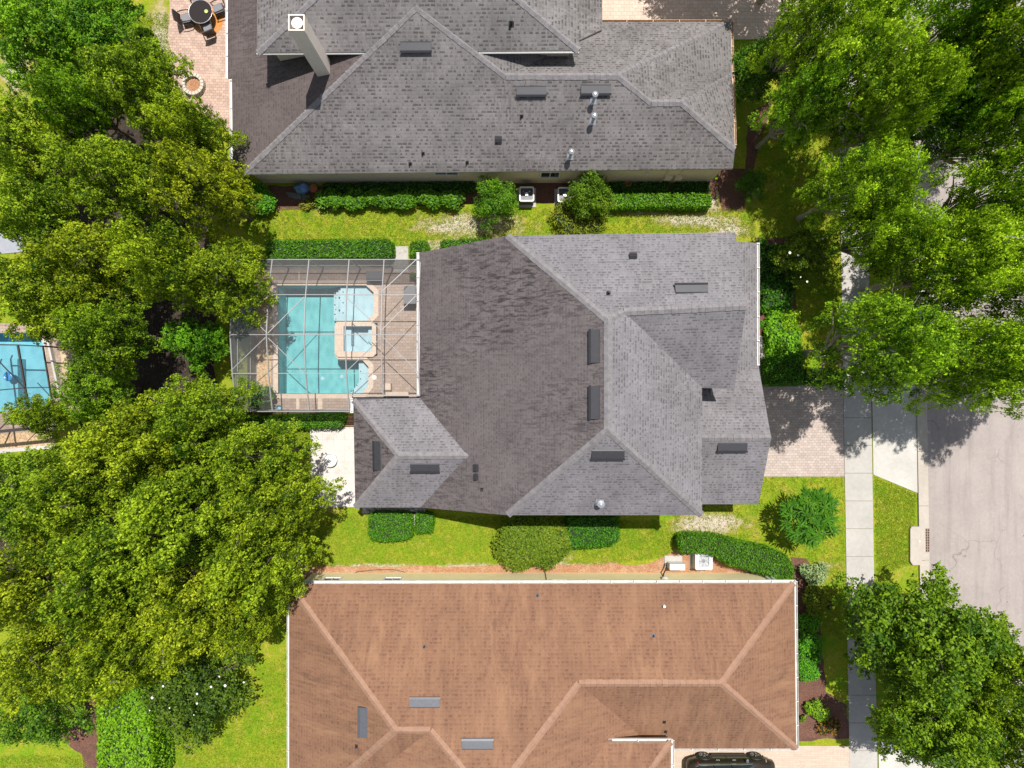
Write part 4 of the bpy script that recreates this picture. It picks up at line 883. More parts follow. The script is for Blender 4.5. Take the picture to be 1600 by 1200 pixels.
# ------------------------------------------------------------------ car (dark SUV, nose to the right)
def car():
    x0 = G(1067,0).x+.0; yc = -21.08; L = 4.85
    xa = P(1099,0,.35).x; xb = P(1179,0,.35).x; x0 = xa-1.0; x1 = xb+.98
    o = thing('parked_car', ((x0+x1)/2, yc, .04), 'dark brown suv parked on the tan driveway at the bottom edge', 'car')
    hw = .93; z0 = .04
    # stations along x: (x, half width, sill z, belt z, nose/tail drop)
    st = [(x0,.70,.45,.80),(x0+.12,.82,.34,.98),(x0+.45,.91,.28,1.06),(xa,hw,.26,1.07),(xa+.9,hw,.24,1.06),(xb-.7,hw,.24,1.03),(xb-.3,hw,.26,1.0),(xb,.92,.28,.96),(xb+.5,.88,.32,.88),(x1-.1,.78,.38,.76),(x1,.62,.48,.66)]
    mb = MB(); rings = []
    for x, w_, zs, zb in st:
        m_ = (zs+zb)/2
        pr = [(-w_*.9,zs),(-w_*.985,zs+.1),(-w_,m_),(-w_*.965,zb-.1),(-w_*.9,zb),(-w_*.5,zb+.05),(0,zb+.07),(w_*.5,zb+.05),(w_*.9,zb),(w_*.965,zb-.1),(w_,m_),(w_*.985,zs+.1),(w_*.9,zs)]
        rings.append([(x, yc+a, b+z0) for a, b in pr])
    for a, b in zip(rings, rings[1:]):
        n = len(a)
        for i in range(n): j = (i+1) % n; mb.face([a[i], a[j], b[j], b[i]])
    mb.face(rings[0]); mb.face(list(reversed(rings[-1]))); mb.build('body', M['carpaint'], o, smooth=True)
    # cabin
    cab = [(x0+.25,.74,1.02,1.06),(x0+.55,.76,1.02,1.50),(x0+1.1,.78,1.02,1.62),(xa+1.3,.78,1.02,1.64),(xb-1.05,.77,1.02,1.55),(xb-.25,.78,1.0,1.04)]
    mb = MB(); rings = [[(x, yc-w_, zb+z0),(x, yc-w_*.8, zt_+z0-.04),(x, yc-w_*.68, zt_+z0),(x, yc+w_*.68, zt_+z0),(x, yc+w_*.8, zt_+z0-.04),(x, yc+w_, zb+z0)] for x, w_, zb, zt_ in cab]
    for a, b in zip(rings, rings[1:]):
        for i in range(5): mb.face([a[i], a[i+1], b[i+1], b[i]], 0 if i in (1,2,3) and a[2][2] > 1.4 and b[2][2] > 1.4 else 1)
    mb.build('cabin', [M['carpaint'], M['glass']], o)
    for s_ in (-1, 1):
        mb = MB()
        for x in (xa+.35, xa+1.3): mb.bar((x, yc+s_*.775, 1.05+z0), (x, yc+s_*.64, 1.6+z0), .05, .02)
        mb.build('pillar', M['carpaint'], o)
        mb = MB(); mb.bar((x0+.5, yc+s_*.845, 1.1+z0), (xb-.35, yc+s_*.83, 1.06+z0), .02, .03); mb.build('window_trim', M['chrome'], o)
        mb = MB(); mb.box((xa+.42, yc+s_*.93-.03, .2+z0), (xb-.42, yc+s_*.93+.03, .34+z0)); mb.build('sill', M['carsill'], o, bevel=.015)
        d_ = MB(); d_.box((xb-.72, yc+s_*1.02-.1, 1.02+z0), (xb-.58, yc+s_*1.02+.1, 1.16+z0)); d_.build('mirror', M['chrome'], o, bevel=.03)
        for x in (xa+.62, xa+1.5): mb = MB(); mb.box((x-.1, yc+s_*.94-.02, .84+z0), (x+.1, yc+s_*.94+.02, .88+z0)); mb.build('door_handle', M['chrome'], o, bevel=.008)
        mb = MB(); mb.box((xa+1.16, yc+s_*.93-.004, .36+z0), (xa+1.175, yc+s_*.93+.008, .98+z0)); mb.build('door_gap', M['black'], o)
        mb = MB(); mb.hexa([(x0+.02,yc+s_*.45,.88),(x0+.5,yc+s_*.87,.88),(x0+.5,yc+s_*.9,.9),(x0+.0,yc+s_*.5,.9)], [(x0+.1,yc+s_*.45,1.07),(x0+.55,yc+s_*.86,1.1),(x0+.55,yc+s_*.91,1.05),(x0+.05,yc+s_*.5,1.02)]); mb.build('tail_light', M['red'], o)
        mb = MB(); mb.hexa([(x1-.1,yc+s_*.4,.66),(x1-.5,yc+s_*.85,.7),(x1-.5,yc+s_*.89,.7),(x1-.05,yc+s_*.45,.66)], [(x1-.15,yc+s_*.4,.80),(x1-.55,yc+s_*.8,.92),(x1-.55,yc+s_*.88,.86),(x1-.1,yc+s_*.5,.78)]); mb.build('headlight', M['lampglass'], o)
        for x in (xa, xb):
            yo = yc+s_*.86
            wh = MB(); n = 28; prf = [(.22,-.11),(.33,-.11),(.36,-.07),(.36,.07),(.33,.11),(.24,.115),(.22,.08)]
            R_ = [[(x+r*math.cos(t), yo+s_*y_, .36+z0+r*math.sin(t)) for t in (2*math.pi*i/n for i in range(n))] for r, y_ in prf]
            for a, b in zip(R_, R_[1:]):
                for i in range(n): j = (i+1) % n; wh.face([a[i], a[j], b[j], b[i]])
            w_o = wh.build('wheel', M['tyre'], o, smooth=True)
            rm = MB()
            for q in range(5):
                a = q*2*math.pi/5+.3
                for da in (-.16,.16): rm.bar((x+.04*math.cos(a), yo+s_*.1, .36+z0+.04*math.sin(a)), (x+.235*math.cos(a+da), yo+s_*.1, .36+z0+.235*math.sin(a+da)), .035, .03)
            rm.tube([(x+.235*math.cos(t), yo+s_*.095, .36+z0+.235*math.sin(t)) for t in (2*math.pi*i/28 for i in range(29))], .018, 6)
            rm.build('rim', M['rim'], w_o)
            aw = MB(); aw.tube([(x+.41*math.cos(t), yc+s_*.925, .38+z0+.41*math.sin(t)) for t in (math.pi*i/14 for i in range(15))], .035, 6); aw.build('wheel_arch', M['carsill'], o, smooth=True)
car()

# ------------------------------------------------------------------ neighbour on the left: pool, cage, walls
def nb():
    R_ = lambda pts, z: [(G(x, y).x, G(x, y).y, z) for x, y in pts]
    mb = MB(); deckp = [(-60,500),(86,500)]
    sheet('neighbour_deck', gp([(-60,505),(60,505),(84,632),(-60,655)]), .02, M['deck']) if False else None
    o = thing('neighbour_pool', G(30,590), 'bright blue pool at the left edge under a bronze screen cage', 'swimming pool')
    wp = px_poly([(-60,520),(66,520),(81,633),(-60,651)])
    if area2(wp) < 0: wp.reverse()
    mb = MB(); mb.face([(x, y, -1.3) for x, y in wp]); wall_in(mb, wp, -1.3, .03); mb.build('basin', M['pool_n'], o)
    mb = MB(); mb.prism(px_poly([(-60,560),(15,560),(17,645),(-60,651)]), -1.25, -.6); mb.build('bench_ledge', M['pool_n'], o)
    mb = MB(); mb.face([(x, y, -.1) for x, y in wp]); mb.build('water_surface', M['water'], o)
    mb = MB(); mb.prism(px_poly([(66,520),(69,505),(86,505),(86,655),(84,655),(81,633)]), -.05, .028); mb.prism(px_poly([(-60,651),(81,633),(84,655),(-60,656)]), -.05, .027); mb.prism(px_poly([(-60,505),(69,505),(66,520),(-60,520)]), -.05, .029)
    mb.build('pool_surround', M['deck'], o)
    mb = MB(); mb.prism(px_poly([(66,520),(68.5,520),(83.5,634),(81,633)]), -.05, .055); mb.build('coping', M['coping'], o)
    sheet('neighbour_terrace', gp([(-60,654),(84,641),(90,672),(-60,682)]), .018, M['deck']); sheet('neighbour_terrace', gp([(84,530),(96,530),(104,650),(84,650)]), .02, M['deck'])
    sheet('neighbour_pebble_bed', gp([(-60,682),(80,668),(88,697),(-60,708)]), .012, M['deckpeb'])
    sheet('neighbour_edging', gp([(-60,707),(87,695),(87,700),(-60,714)]), .03, M['apron'], th=.05)
    sheet('neighbour_path', gp([(84,500),(112,500),(130,645),(102,640),(96,560)]), .026, M['stone'], th=.04)
    mb = MB(); a = G(80,535); b = G(102,638); mb.bar((a.x,a.y,.15),(b.x,b.y,.15),.11,.3); mb.bar((a.x,a.y,.15),(a.x-.35,a.y+.05,.15),.11,.298)
    tag(mb.build('low_wall', M['apron']), 'low white wall along the tan path of the left neighbour', 'wall')
    cg = thing('bronze_pool_cage', G(30,600), 'dark bronze framed screen cage over the left neighbour pool', 'screen enclosure')
    h = 2.6
    def q(x, y, z_=h): return P(x, y, z_)
    for a, b, w_ in [((28,540),(50,668),.09),((-40,525),(-20,680),.09),((67,540),(82,632),.06),((28,539),(68,541),.06),((-40,538),(28,539),.06),((38,606),(88,605),.05),((-30,612),(38,606),.05)]:
        mb = MB(); mb.bar(q(*a), q(*b), w_, .08); mb.build('roof_beam', M['bronze'], cg)
    mb = MB(); mb.bar(q(-60,680), q(52,669), .16, .14); mb.build('edge_beam', M['bronze'], cg)
    for a, b in [((18,652),(52,668)),((18,652),(-10,640)),((18,652),(-6,676)),((18,652),(82,632)),((38,606),(-6,560))]:
        mb = MB(); mb.bar(q(*a), q(*b), .045, .05); mb.build('brace', M['bronze'], cg)
    for a in [(52,669),(-40,679),(82,632),(68,541),(-60,538)]:
        t = q(*a); mb = MB(); mb.bar((t.x,t.y,.02), (t.x,t.y,h), .07); mb.build('post', M['bronze'], cg)
    mb = MB(); mb.face([q(-60,538,h-.05), q(68,541,h-.05), q(82,632,h-.05), q(52,669,h-.05), q(-60,680,h-.05)]); mb.build('roof_screen', M['screen_d'], cg)
    c = G(12,588); mb = MB(); mb.tube([(c.x+.2*math.cos(t), c.y+.2*math.sin(t), -.04) for t in (2*math.pi*i/24 for i in range(25))], .07, 8); mb.cone((c.x,c.y,0), .17, .15, -.09, -.0, 18)
    tag(mb.build('pool_float', M['poolblue'], smooth=False), 'small round blue float on the left neighbour pool', 'pool float')
    o = thing('neighbour_pavilion', P(10,392,2.6), 'corner of a pale grey flat roof with dark edge at the left edge', 'pavilion')
    mb = MB(); mb.prism([tuple(P(x, y, 2.6)[:2]) for x, y in [(-70,372),(36,360),(38,393),(-70,404)]], 2.48, 2.6); mb.build('roof', M['roofpanel'], o)
    mb = MB(); 
    for a in [(36,362),(37,391)]: t = P(*a, 2.5); mb.bar((t.x,t.y,0),(t.x,t.y,2.48),.1)
    mb.bar(P(37.5,360,2.62), P(39.5,393,2.62), .08, .1); mb.build('post', M['bronze'], o)
nb()

# ------------------------------------------------------------------ vegetation
def leaf_mesh(name, cen, nrm, size, mats, tint, aspect=.5, core=None, jit=.55, origin=(0,0,0), cup=0.0):
    """one mesh of many four-cornered leaves. cen, nrm: (n,3); size (n,)"""
    n = len(cen); nr = nrm+RNG.normal(0, jit, (n, 3)); nr /= np.linalg.norm(nr, axis=1)[:, None]+1e-9
    t = RNG.normal(0, 1, (n, 3)); t -= (t*nr).sum(1)[:, None]*nr; t /= np.linalg.norm(t, axis=1)[:, None]+1e-9
    b = np.cross(nr, t); s = size[:, None]
    v = np.empty((n, 4, 3)); v[:, 0] = cen-t*s*.5; v[:, 1] = cen+b*s*.5*aspect-t*s*.05+nr*s*cup; v[:, 2] = cen+t*s*.5; v[:, 3] = cen-b*s*.5*aspect-t*s*.05+nr*s*cup
    v = v.reshape(-1, 3)-np.array(origin)
    nv = len(v); cv = []; cf = []
    if core:
        cv = [tuple(Vector(p)-Vector(origin)) for p in core.v]; cf = core.f
    me = bpy.data.meshes.new(name)
    me.vertices.add(nv+len(cv)); co = v.ravel()
    if cv: co = np.concatenate([co, np.array(cv).ravel()])
    me.vertices.foreach_set('co', co)
    loops = [np.arange(nv)]; starts = np.arange(n)*4; tot = np.full(n, 4)
    if cf:
        li = np.array([i for f in cf for i in f])+nv; ls = np.array([len(f) for f in cf])
        starts = np.concatenate([starts, nv+np.concatenate([[0], np.cumsum(ls)[:-1]])]); tot = np.concatenate([tot, ls]); loops.append(li)
    loops = np.concatenate(loops); me.loops.add(len(loops)); me.loops.foreach_set('vertex_index', loops)
    me.polygons.add(len(starts)); me.polygons.foreach_set('loop_start', starts); me.polygons.foreach_set('loop_total', tot)
    mi = np.zeros(len(starts), dtype=np.int32); mi[n:] = 1; me.polygons.foreach_set('material_index', mi)
    me.update(calc_edges=True)
    a = me.attributes.new('tint', 'FLOAT', 'POINT'); a.data.foreach_set('value', np.concatenate([np.repeat(tint, 4), np.full(len(cv), .2)]).astype(np.float32))
    for m in mats: me.materials.append(m)
    return me
def sprigs(pts, nrm, per, spread, base_tint=None):
    n = len(pts); c = np.repeat(pts, per, 0)+RNG.normal(0, spread, (n*per, 3)); nn = np.repeat(nrm, per, 0)
    ts = RNG.uniform(0, 1, n) if base_tint is None else base_tint
    t = np.clip((np.repeat(ts, per)-.5)*1.1+.45+RNG.uniform(-.2, .25, n*per), 0, 1); return c, nn, t
def crown_template(seed, R=4.0, bdep=1.25, zc=3.3, Hc=4.2, ncl=80, spr=56, per=9, leaf=.195, mat='leaf_oak', spread=.085, clr=(.45, 1.0), aspect=.55, sep=1.2, nb=11):
    r = np.random.default_rng(seed); ph = r.uniform(0, 6.28, 6)
    B = []
    while len(B) < nb:
        th = r.uniform(0, 2*math.pi); rho = math.sqrt(r.uniform(0, .85)); b_ = (R*rho*math.cos(th), R*rho*math.sin(th), r.uniform(.95, 1.45), r.uniform(-.7, .7))
        if all(math.hypot(b_[0]-q[0], b_[1]-q[1]) > .78*(b_[2]+q[2])*.8 for q in B) or r.uniform() < .02: B.append(b_)
    C = []; tries = 0
    while len(C) < ncl and tries < 6000:
        tries += 1
        th = r.uniform(0, 2*math.pi); rho = math.sqrt(r.uniform(0, 1)); lob = .80+.13*math.sin(3*th+ph[0])+.12*math.sin(5*th+ph[1])+.06*math.sin(9*th+ph[2])
        layer = r.uniform(0, 1); hz = math.sqrt(max(0, 1-rho**2*.93)); bumpy = .74+.26*math.sin(rho*7+4*th+ph[3])+r.uniform(-.08, .06)
        z = zc+Hc*hz*bumpy*(1 if layer > .30 else r.uniform(.25, .7)); x = R*rho*lob*math.cos(th); y = R*rho*lob*math.sin(th); rc = r.uniform(*clr)*(1.0 if rho < .8 else .85)
        q = min(math.hypot(x-b[0], y-b[1])/b[2]+b[3]*.0 for b in B); bb = min(B, key=lambda b: math.hypot(x-b[0], y-b[1])/b[2])
        if q > 1.0 and r.uniform() < .45: continue
        if layer > .30: z += bdep*(1-min(1.5, q)**2)+bb[3]
        z = max(z, zc*.55)
        if any((x-a)**2+(y-b)**2+((z-c)*.8)**2 < (sep*(rc+d)*.5)**2 for a, b, c, d, _ in C): continue
        C.append((x, y, z, rc, r.uniform(0, 1)))
    P_, N_, T_ = [], [], []
    for (x, y, z, rc, tn) in C:
        k = int(spr*(rc/.75)**2*r.uniform(.6, 1.2)); d = r.normal(0, 1, (k, 3)); d[:, 2] = np.abs(d[:, 2])*1.0-.35; d /= np.linalg.norm(d, axis=1)[:, None]
        # each limb end is a ragged fan of sprays: stretch along a random heading, break outline
        hd = r.uniform(0, 6.28); st = np.array([math.cos(hd), math.sin(hd)]); al = (d[:, :2]@st)[:, None]
        rad = r.uniform(.45, 1.12, (k, 1))*rc; p = d*rad*np.array([1, 1, .72]); p[:, :2] += al*st*rc*.35
        P_.append(p+np.array([x, y, z])); N_.append(d*.55+np.array([0, 0, .75])); T_.append(np.clip(.20+.55*tn+r.uniform(-.28, .35, k), 0, 1))
    pts = np.concatenate(P_); nr = np.concatenate(N_); tt = np.concatenate(T_)
    c, nn, t = sprigs(pts, nr, per, spread, tt)
    c[:, 2] -= 0
    sz = RNG.uniform(.65, 1.25, len(c))*leaf
    return leaf_mesh('crown', c, nn, sz, [M[mat]], t, aspect, jit=.75, cup=.12), C
def trunk_template(C, zb=2.2, r0=.24, seed=1, mat='bark', twigs=0):
    r = random.Random(seed); mb = MB(); mb.tube([(0,0,-.05),(.03,.02,.6),(0,.05,zb*.7),(.02,0,zb)], [r0*1.35, r0, r0*.85, r0*.75], 10)
    ends = r.sample(C, 30)
    for c in ends:
        e = Vector(c[:3])-Vector((0,0,.25)); s = Vector((0,0,zb*r.uniform(.75, 1.0))); m = s.lerp(e, .5)+Vector((r.uniform(-.3,.3), r.uniform(-.3,.3), .25))
        mb.tube([s, s.lerp(m, .5)+Vector((0,0,-.1)), m, e], [r0*.5, r0*.36, r0*.24, r0*.08], 6)
    for _ in range(twigs):
        c = r.choice(ends); e = Vector(c[:3])-Vector((0,0,.27)); a = r.uniform(0, 6.28)
        p = e.copy(); pts = [p.copy()]; p = Vector(c[:3])+Vector((0,0,c[3]*.62)); pts.append(p.copy())
        for q in range(4): a += r.uniform(-.5, .5); p = p+Vector((.28*math.cos(a), .28*math.sin(a), r.uniform(-.02, .08))); pts.append(p.copy())
        mb.tube(pts, [.03,.026,.022,.016,.01,.006], 4)
        mb.tube([pts[2], pts[2]+Vector((.25*math.cos(a+1), .25*math.sin(a+1), .05))], [.014,.005], 4)
    return mb
TPL = []
def make_tpl(seed, mat, **kw):
    tw = kw.pop('twigs', 6); me, C = crown_template(seed, mat=mat, **kw); tm = trunk_template(C, seed=seed, twigs=tw)
    o = tm.build('trunk', M['twig'] if tw > 12 else M['bark'], origin=(0,0,0), smooth=False); tme = o.data; bpy.data.objects.remove(o); return (me, tme)
T_oak = [make_tpl(s, 'leaf_oak') for s in (11, 22, 33)]
T_street = [make_tpl(s, 'leaf_oak', ncl=90, spr=66, leaf=.165, spread=.08, twigs=14, sep=1.15) for s in (44, 55)]
T_dark = [make_tpl(s, 'leaf_dark', ncl=70, spr=40, per=6, leaf=.26, spread=.14, aspect=.55) for s in (66,)]
T_elm = [make_tpl(s, 'leaf_dark', ncl=95, spr=56, leaf=.21, spread=.095, clr=(.45,.9), sep=1.15) for s in (77,)]
def tree(tpl, px, py, rpx, top, label, group=None, color=(1,1,1), rot=None, name='oak_tree', cat='tree', zs=None):
    me, tme = tpl; h = top*.7; p = P(px, py, h); r = rpx*(H-h)/F; s = r/3.9
    o = thing(name, (p.x, p.y, 0), label, cat, group)
    c = bpy.data.objects.new('crown', me); t = bpy.data.objects.new('trunk', tme)
    for q in (c, t): COL.objects.link(q); q.parent = o
    c.color = (*color, 1); o.rotation_euler = (0, 0, random.uniform(0, 6.28) if rot is None else rot); o.scale = (s, s, top/7.7); return o
G_L = 'dense oak trees filling the left side'
G_R = 'street trees along the road'
lt = [ # px, py, r, top, template, colour, label
 (45,45,85,6.0,0,(.75,1.05,.9),'deep green tree in the top left corner of the photo'),
 (118,160,52,6.2,1,(.85,1,.9),'oak crown left of the round dark canopy hole in the upper left'),
 (150,40,70,5.0,1,(.55,.85,.8),'dark bushy tree beside the dry grass edge left of the rose patio'),
 (45,225,80,7.0,2,(1,1.05,1),'oak crown at the left edge below the strip of sunlit dry grass'),
 (215,130,72,7.2,1,(1,1,1),'oak crown directly above the round dark canopy hole in the upper left'),
 (303,208,56,7.0,0,(.95,1,.9),'oak crown touching the rose patio just below the stone fire pit'),
 (180,275,75,8.0,2,(1.05,1.05,1),'oak crown directly below the round dark canopy hole in the upper left'),
 (310,290,72,8.2,1,(1.05,1,.9),'oak crown overlapping the lower left corner of the upper grey roof'),
 (60,340,68,7.6,0,(1,1,1),'oak crown just above the pale grey pavilion roof at the left edge'),
 (60,455,80,8.4,1,(1.05,1.05,1),'oak crown between the pale pavilion roof and the bright blue pool'),
 (150,405,75,8.4,2,(1,1,1),'oak crown right of the pale grey pavilion roof'),
 (260,415,70,8.6,0,(1.1,1.05,.9),'oak crown left of the one reaching over the pool cage corner'),
 (350,435,70,8.4,2,(1.15,1.05,.9),'oak crown reaching over the upper left corner of the white pool cage'),
 (165,520,62,7.2,1,(.9,1,1),'oak crown above the tan path of the left neighbour'),
 (303,535,45,5.0,0,(.6,1.0,.95),'small deeper green tree left of the white pool cage'),
 (150,610,60,6.4,2,(.7,.95,.95),'oak crown right of the tan path and beside the dark mulch gap'),
 (60,650,38,4.5,0,(1.1,1.05,.9),'small bright tree at the lower corner of the bronze pool cage'),
 (215,690,80,7.8,0,(1.05,1.05,1),'oak crown just below the dark mulch gap in the woodland'),
 (315,650,70,7.8,1,(1.05,1.05,.95),'oak crown below left of the white pool cage'),
 (45,780,85,7.4,2,(.95,1,1),'oak crown at the left edge below the left neighbour terrace'),
 (130,760,80,7.8,1,(1,1,1),'oak crown second from the left edge below the bronze cage'),
 (400,720,75,7.8,2,(1.0,1.05,.95),'oak crown spreading just left of the pale patio slabs'),
 (300,790,95,8.8,0,(1.1,1.05,.95),'large oak crown in the middle of the lower left woodland'),
 (430,785,76,8.0,1,(.95,1,.9),'oak crown nearest the pale patio and shading its lower corner'),
 (413,872,80,8.0,0,(.95,1,.9),'oak crown overhanging the lawn beside the orange mulch strip'),
 (180,880,95,8.6,2,(1.05,1.05,1),'large oak crown in the lower left woodland below the mulch gap trees'),
 (50,910,85,8.0,0,(1.1,1.05,1),'oak crown at the left edge in the lower third of the photo'),
 (320,940,90,8.4,1,(1.1,1.05,.9),'oak crown above the white flowered magnolia'),
 (383,962,58,7.0,2,(1.1,1.05,.9),'oak crown shading the upper left corner of the brown roof'),
 (200,1010,85,8.2,1,(1.1,1.05,.9),'oak crown just above the tall bright clipped hedge'),
 (75,1020,80,7.8,2,(1.1,1.05,.95),'oak crown between the left edge and the tall bright clipped hedge')]
for (x, y, r, top, ti, col, lb) in lt: (lambda g: tree(T_oak[ti], x, y, r*.95, top*random.uniform(.85, 1.25), lb, G_L, (col[0]*g, col[1]*(1+(g-1)*.3), col[2])))(random.uniform(.78, 1.12))
tree(T_dark[0], 55, 1110, 75, 4.2, 'glossy dark leaved tree at the lower left edge beside the bright hedge', None, (1.4,1.25,1), name='broadleaf_tree')
mg = tree(T_dark[0], 305, 1085, 82, 3.8, 'dark magnolia tree with white flowers above the lower left lawn', None, (1.1,.85,.9), name='magnolia_tree')
mg2 = tree(T_dark[0], 1262, 400, 48, 3.6, 'thin magnolia with white flowers left of the sidewalk under the street trees', None, (1.9,1.25,1.1), name='magnolia_tree')
def flowers(root, spots, h, r=.085, mat='whiteflower'):
    r0 = r
    for (x, y) in spots:
        r = r0*random.uniform(.35, .85)
        c = P(x, y, h); mb = MB()
        for q in range(6):
            a = q*math.pi/3; u = Vector((math.cos(a), math.sin(a), .35)); w_ = Vector((-math.sin(a), math.cos(a), 0))
            mb.face([c, c+u*r*.6+w_*r*.45, c+u*r*1.1, c+u*r*.6-w_*r*.45])
        s = root.scale; M_ = root.matrix_basis.inverted()
        for i, v in enumerate(mb.v): mb.v[i] = M_ @ v
        WO[root] = Vector((0, 0, 0)); mb.build('flower', M[mat], root)
bpy.context.view_layer.update()
flowers(mg, [(255,1072),(238,1090),(265,1106),(308,1084),(330,1073),(343,1057),(381,1066),(352,1071),(303,1117),(308,1099),(234,1110)], 4.3)
flowers(mg2, [(1285,373),(1234,395),(1247,399),(1251,433),(1261,440)], 4.0)
rt = [
 (1255,55,62,7.0,0,(.95,1,.9),'street tree nearest the upper driveway in the top right'),
 (1330,110,85,8.2,1,(1,1.05,.9),'wide street tree with pale bare twigs near the top right'),
 (1250,165,55,6.4,0,(.75,.95,.9),'street tree crown just right of the upper roof corner shrub'),
 (1390,175,62,8.0,0,(1,1.05,.9),'street tree crown with bare twigs left of the bright concrete gap'),
 (1340,288,68,7.4,1,(1,1.1,.95),'street tree crown hanging over the shaded front lawn and sidewalk'),
 (1370,20,60,7.2,1,(.85,1,.9),'street tree crown cut by the top edge above the bright concrete gap'),
 (1480,45,70,7.6,0,(.7,.9,.85),'darker street tree crown at the top right of the concrete gap'),
 (1570,70,85,9.2,0,(1.15,1.1,.9),'bright yellow green street tree in the top right corner'),
 (1470,185,65,6.0,1,(.6,.85,.8),'shadowed street tree crown in the middle of the right group'),
 (1575,190,70,8.2,1,(.95,1.05,.9),'street tree crown at the right edge above the narrow road gap'),
 (1560,300,75,7.6,0,(.9,1,.9),'street tree crown at the right edge below the narrow road gap'),
 (1380,362,62,7.0,1,(1,1.1,.95),'street tree crown just right of the shaded sidewalk panels'),
 (1480,420,85,8.2,1,(1.05,1.1,.95),'large street tree crown above the road and lower driveway apron'),
 (1372,540,88,8.6,0,(.85,1.0,.9),'street tree crown shading the driveway and concrete apron'),
 (1500,560,78,8.2,0,(1.0,1.08,.95),'street tree crown whose lower edge hangs over the open road'),
 (1580,430,70,8.0,0,(1.1,1.1,.9),'bright street tree crown at the right edge at mid height'),
 (1590,572,62,8.4,1,(1.05,1.1,.95),'street tree crown at the right edge just above the open road')]
rt += [(1270,-125,105,7.5,0,(1,1.05,.9),'street tree above the top edge that shades the upper driveway'),(1170,-190,95,7.5,1,(1,1.05,.9),'second tree above the top edge over the upper driveway'),
 (1500,115,68,6.6,1,(.85,1,.9),'street tree crown between the top right corner tree and the shadowed middle crown'),(1530,370,66,7.0,1,(.95,1.05,.9),'street tree crown above the road left of the right edge at mid height'),(1590,125,60,7.4,1,(1.05,1.05,.9),'street tree crown against the right edge below the corner tree'),
 (1690,560,85,9.0,0,(1.05,1.1,.95),'street tree just outside the right edge beside the open road')]
for (x, y, r, top, ti, col, lb) in rt: tree(T_street[ti], x, y, r, top*1.28, lb, G_R, (col[0]*1.05, col[1]*1.15, col[2]), name='street_tree')
tree(T_elm[0], 1440, 1000, 112, 8.0, 'dense deep green street tree beside the storm drain in the lower right', None, (1.9,1.45,1), name='street_tree')
tree(T_elm[0], 1545, 1030, 75, 7.2, 'deep green street tree crown against the lower right edge', None, (2.5,1.7,1), name='street_tree')
tree(T_elm[0], 1465, 1130, 92, 7.0, 'deep green street tree at the bottom over the neighbour apron', None, (2.2,1.6,1), name='street_tree')
tree(T_elm[0], 1570, 1140, 75, 7.0, 'deep green tree crown in the lower right corner of the photo', None, (2.5,1.7,1), name='street_tree')
tree(T_dark[0], 1180, 110, 46, 3.6, 'rounded dark green tree right of the upper roof corner', None, (1.2,1.2,1), name='broadleaf_tree')
tree(T_dark[0], 772, 312, 38, 2.8, 'small round tree left of the air conditioners by the upper house', None, (1.5,1.5,1), name='small_tree')
tree(T_dark[0], 924, 302, 40, 3.0, 'small tree right of the air conditioners by the upper house', None, (1.7,1.35,1), name='small_tree')
tree(T_dark[0], 1175, 288, 24, 1.6, 'low dark shrub between mulch and shaded lawn by the upper roof corner', None, (1.2,1.2,1), name='shrub', cat='shrub')

def inside(poly, x, y):
    c = False; n = len(poly)
    for i in range(n):
        x1, y1 = poly[i]; x2, y2 = poly[(i+1) % n]
        if (y1 > y) != (y2 > y) and x < (x2-x1)*(y-y1)/(y2-y1+1e-12)+x1: c = not c
    return c
def hedge(pxs, h, label, group=None, mat='leaf_hedge', leaf=.10, dens=520, color=(1,1,1), name='hedge', cat='hedge', jit=.7, bump=.07, aspect=.6, z0=0, world=None, topw=1.0):
    poly = world or [tuple(P(x, y, h)[:2]) for x, y in pxs]
    if area2(poly) < 0: poly = list(reversed(poly))
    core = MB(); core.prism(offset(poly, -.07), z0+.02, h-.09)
    A = abs(area2(poly))/2; xs = [p[0] for p in poly]; ys = [p[1] for p in poly]
    pts = []; nr = []; want = int(A*dens*topw)
    ph = RNG.uniform(0, 6, 4)
    while len(pts) < want:
        x, y = random.uniform(min(xs), max(xs)), random.uniform(min(ys), max(ys))
        if inside(poly, x, y):
            pts.append((x, y, h-.03+random.uniform(-.09, .09)+bump*math.sin(x*5+ph[0])*math.sin(y*6+ph[1]))); nr.append((0, 0, 1))
    for i in range(len(poly)):
        a = Vector(poly[i]); b = Vector(poly[(i+1) % len(poly)]); L = (b-a).length
        if L < .01: continue
        n = Vector(((b-a).y, -(b-a).x)).normalized()
        for _ in range(int(L*(h-z0)*dens*.8)):
            t = random.random(); zz = random.uniform(z0, h); o_ = random.uniform(-.07, .10)
            pts.append((a.x+(b.x-a.x)*t+n.x*o_, a.y+(b.y-a.y)*t+n.y*o_, zz)); nr.append((n.x, n.y, .35))
    pts = np.array(pts); nr = np.array(nr, dtype=float); org = (sum(xs)/len(xs), sum(ys)/len(ys), z0)
    me = leaf_mesh(name, pts, nr, RNG.uniform(.7, 1.3, len(pts))*leaf, [M[mat], M['core']], RNG.beta(2, 2, len(pts)), aspect, core, jit, org)
    o = bpy.data.objects.new(name, me); COL.objects.link(o); o.location = org; o.color = (*color, 1); return tag(o, label, cat, group)
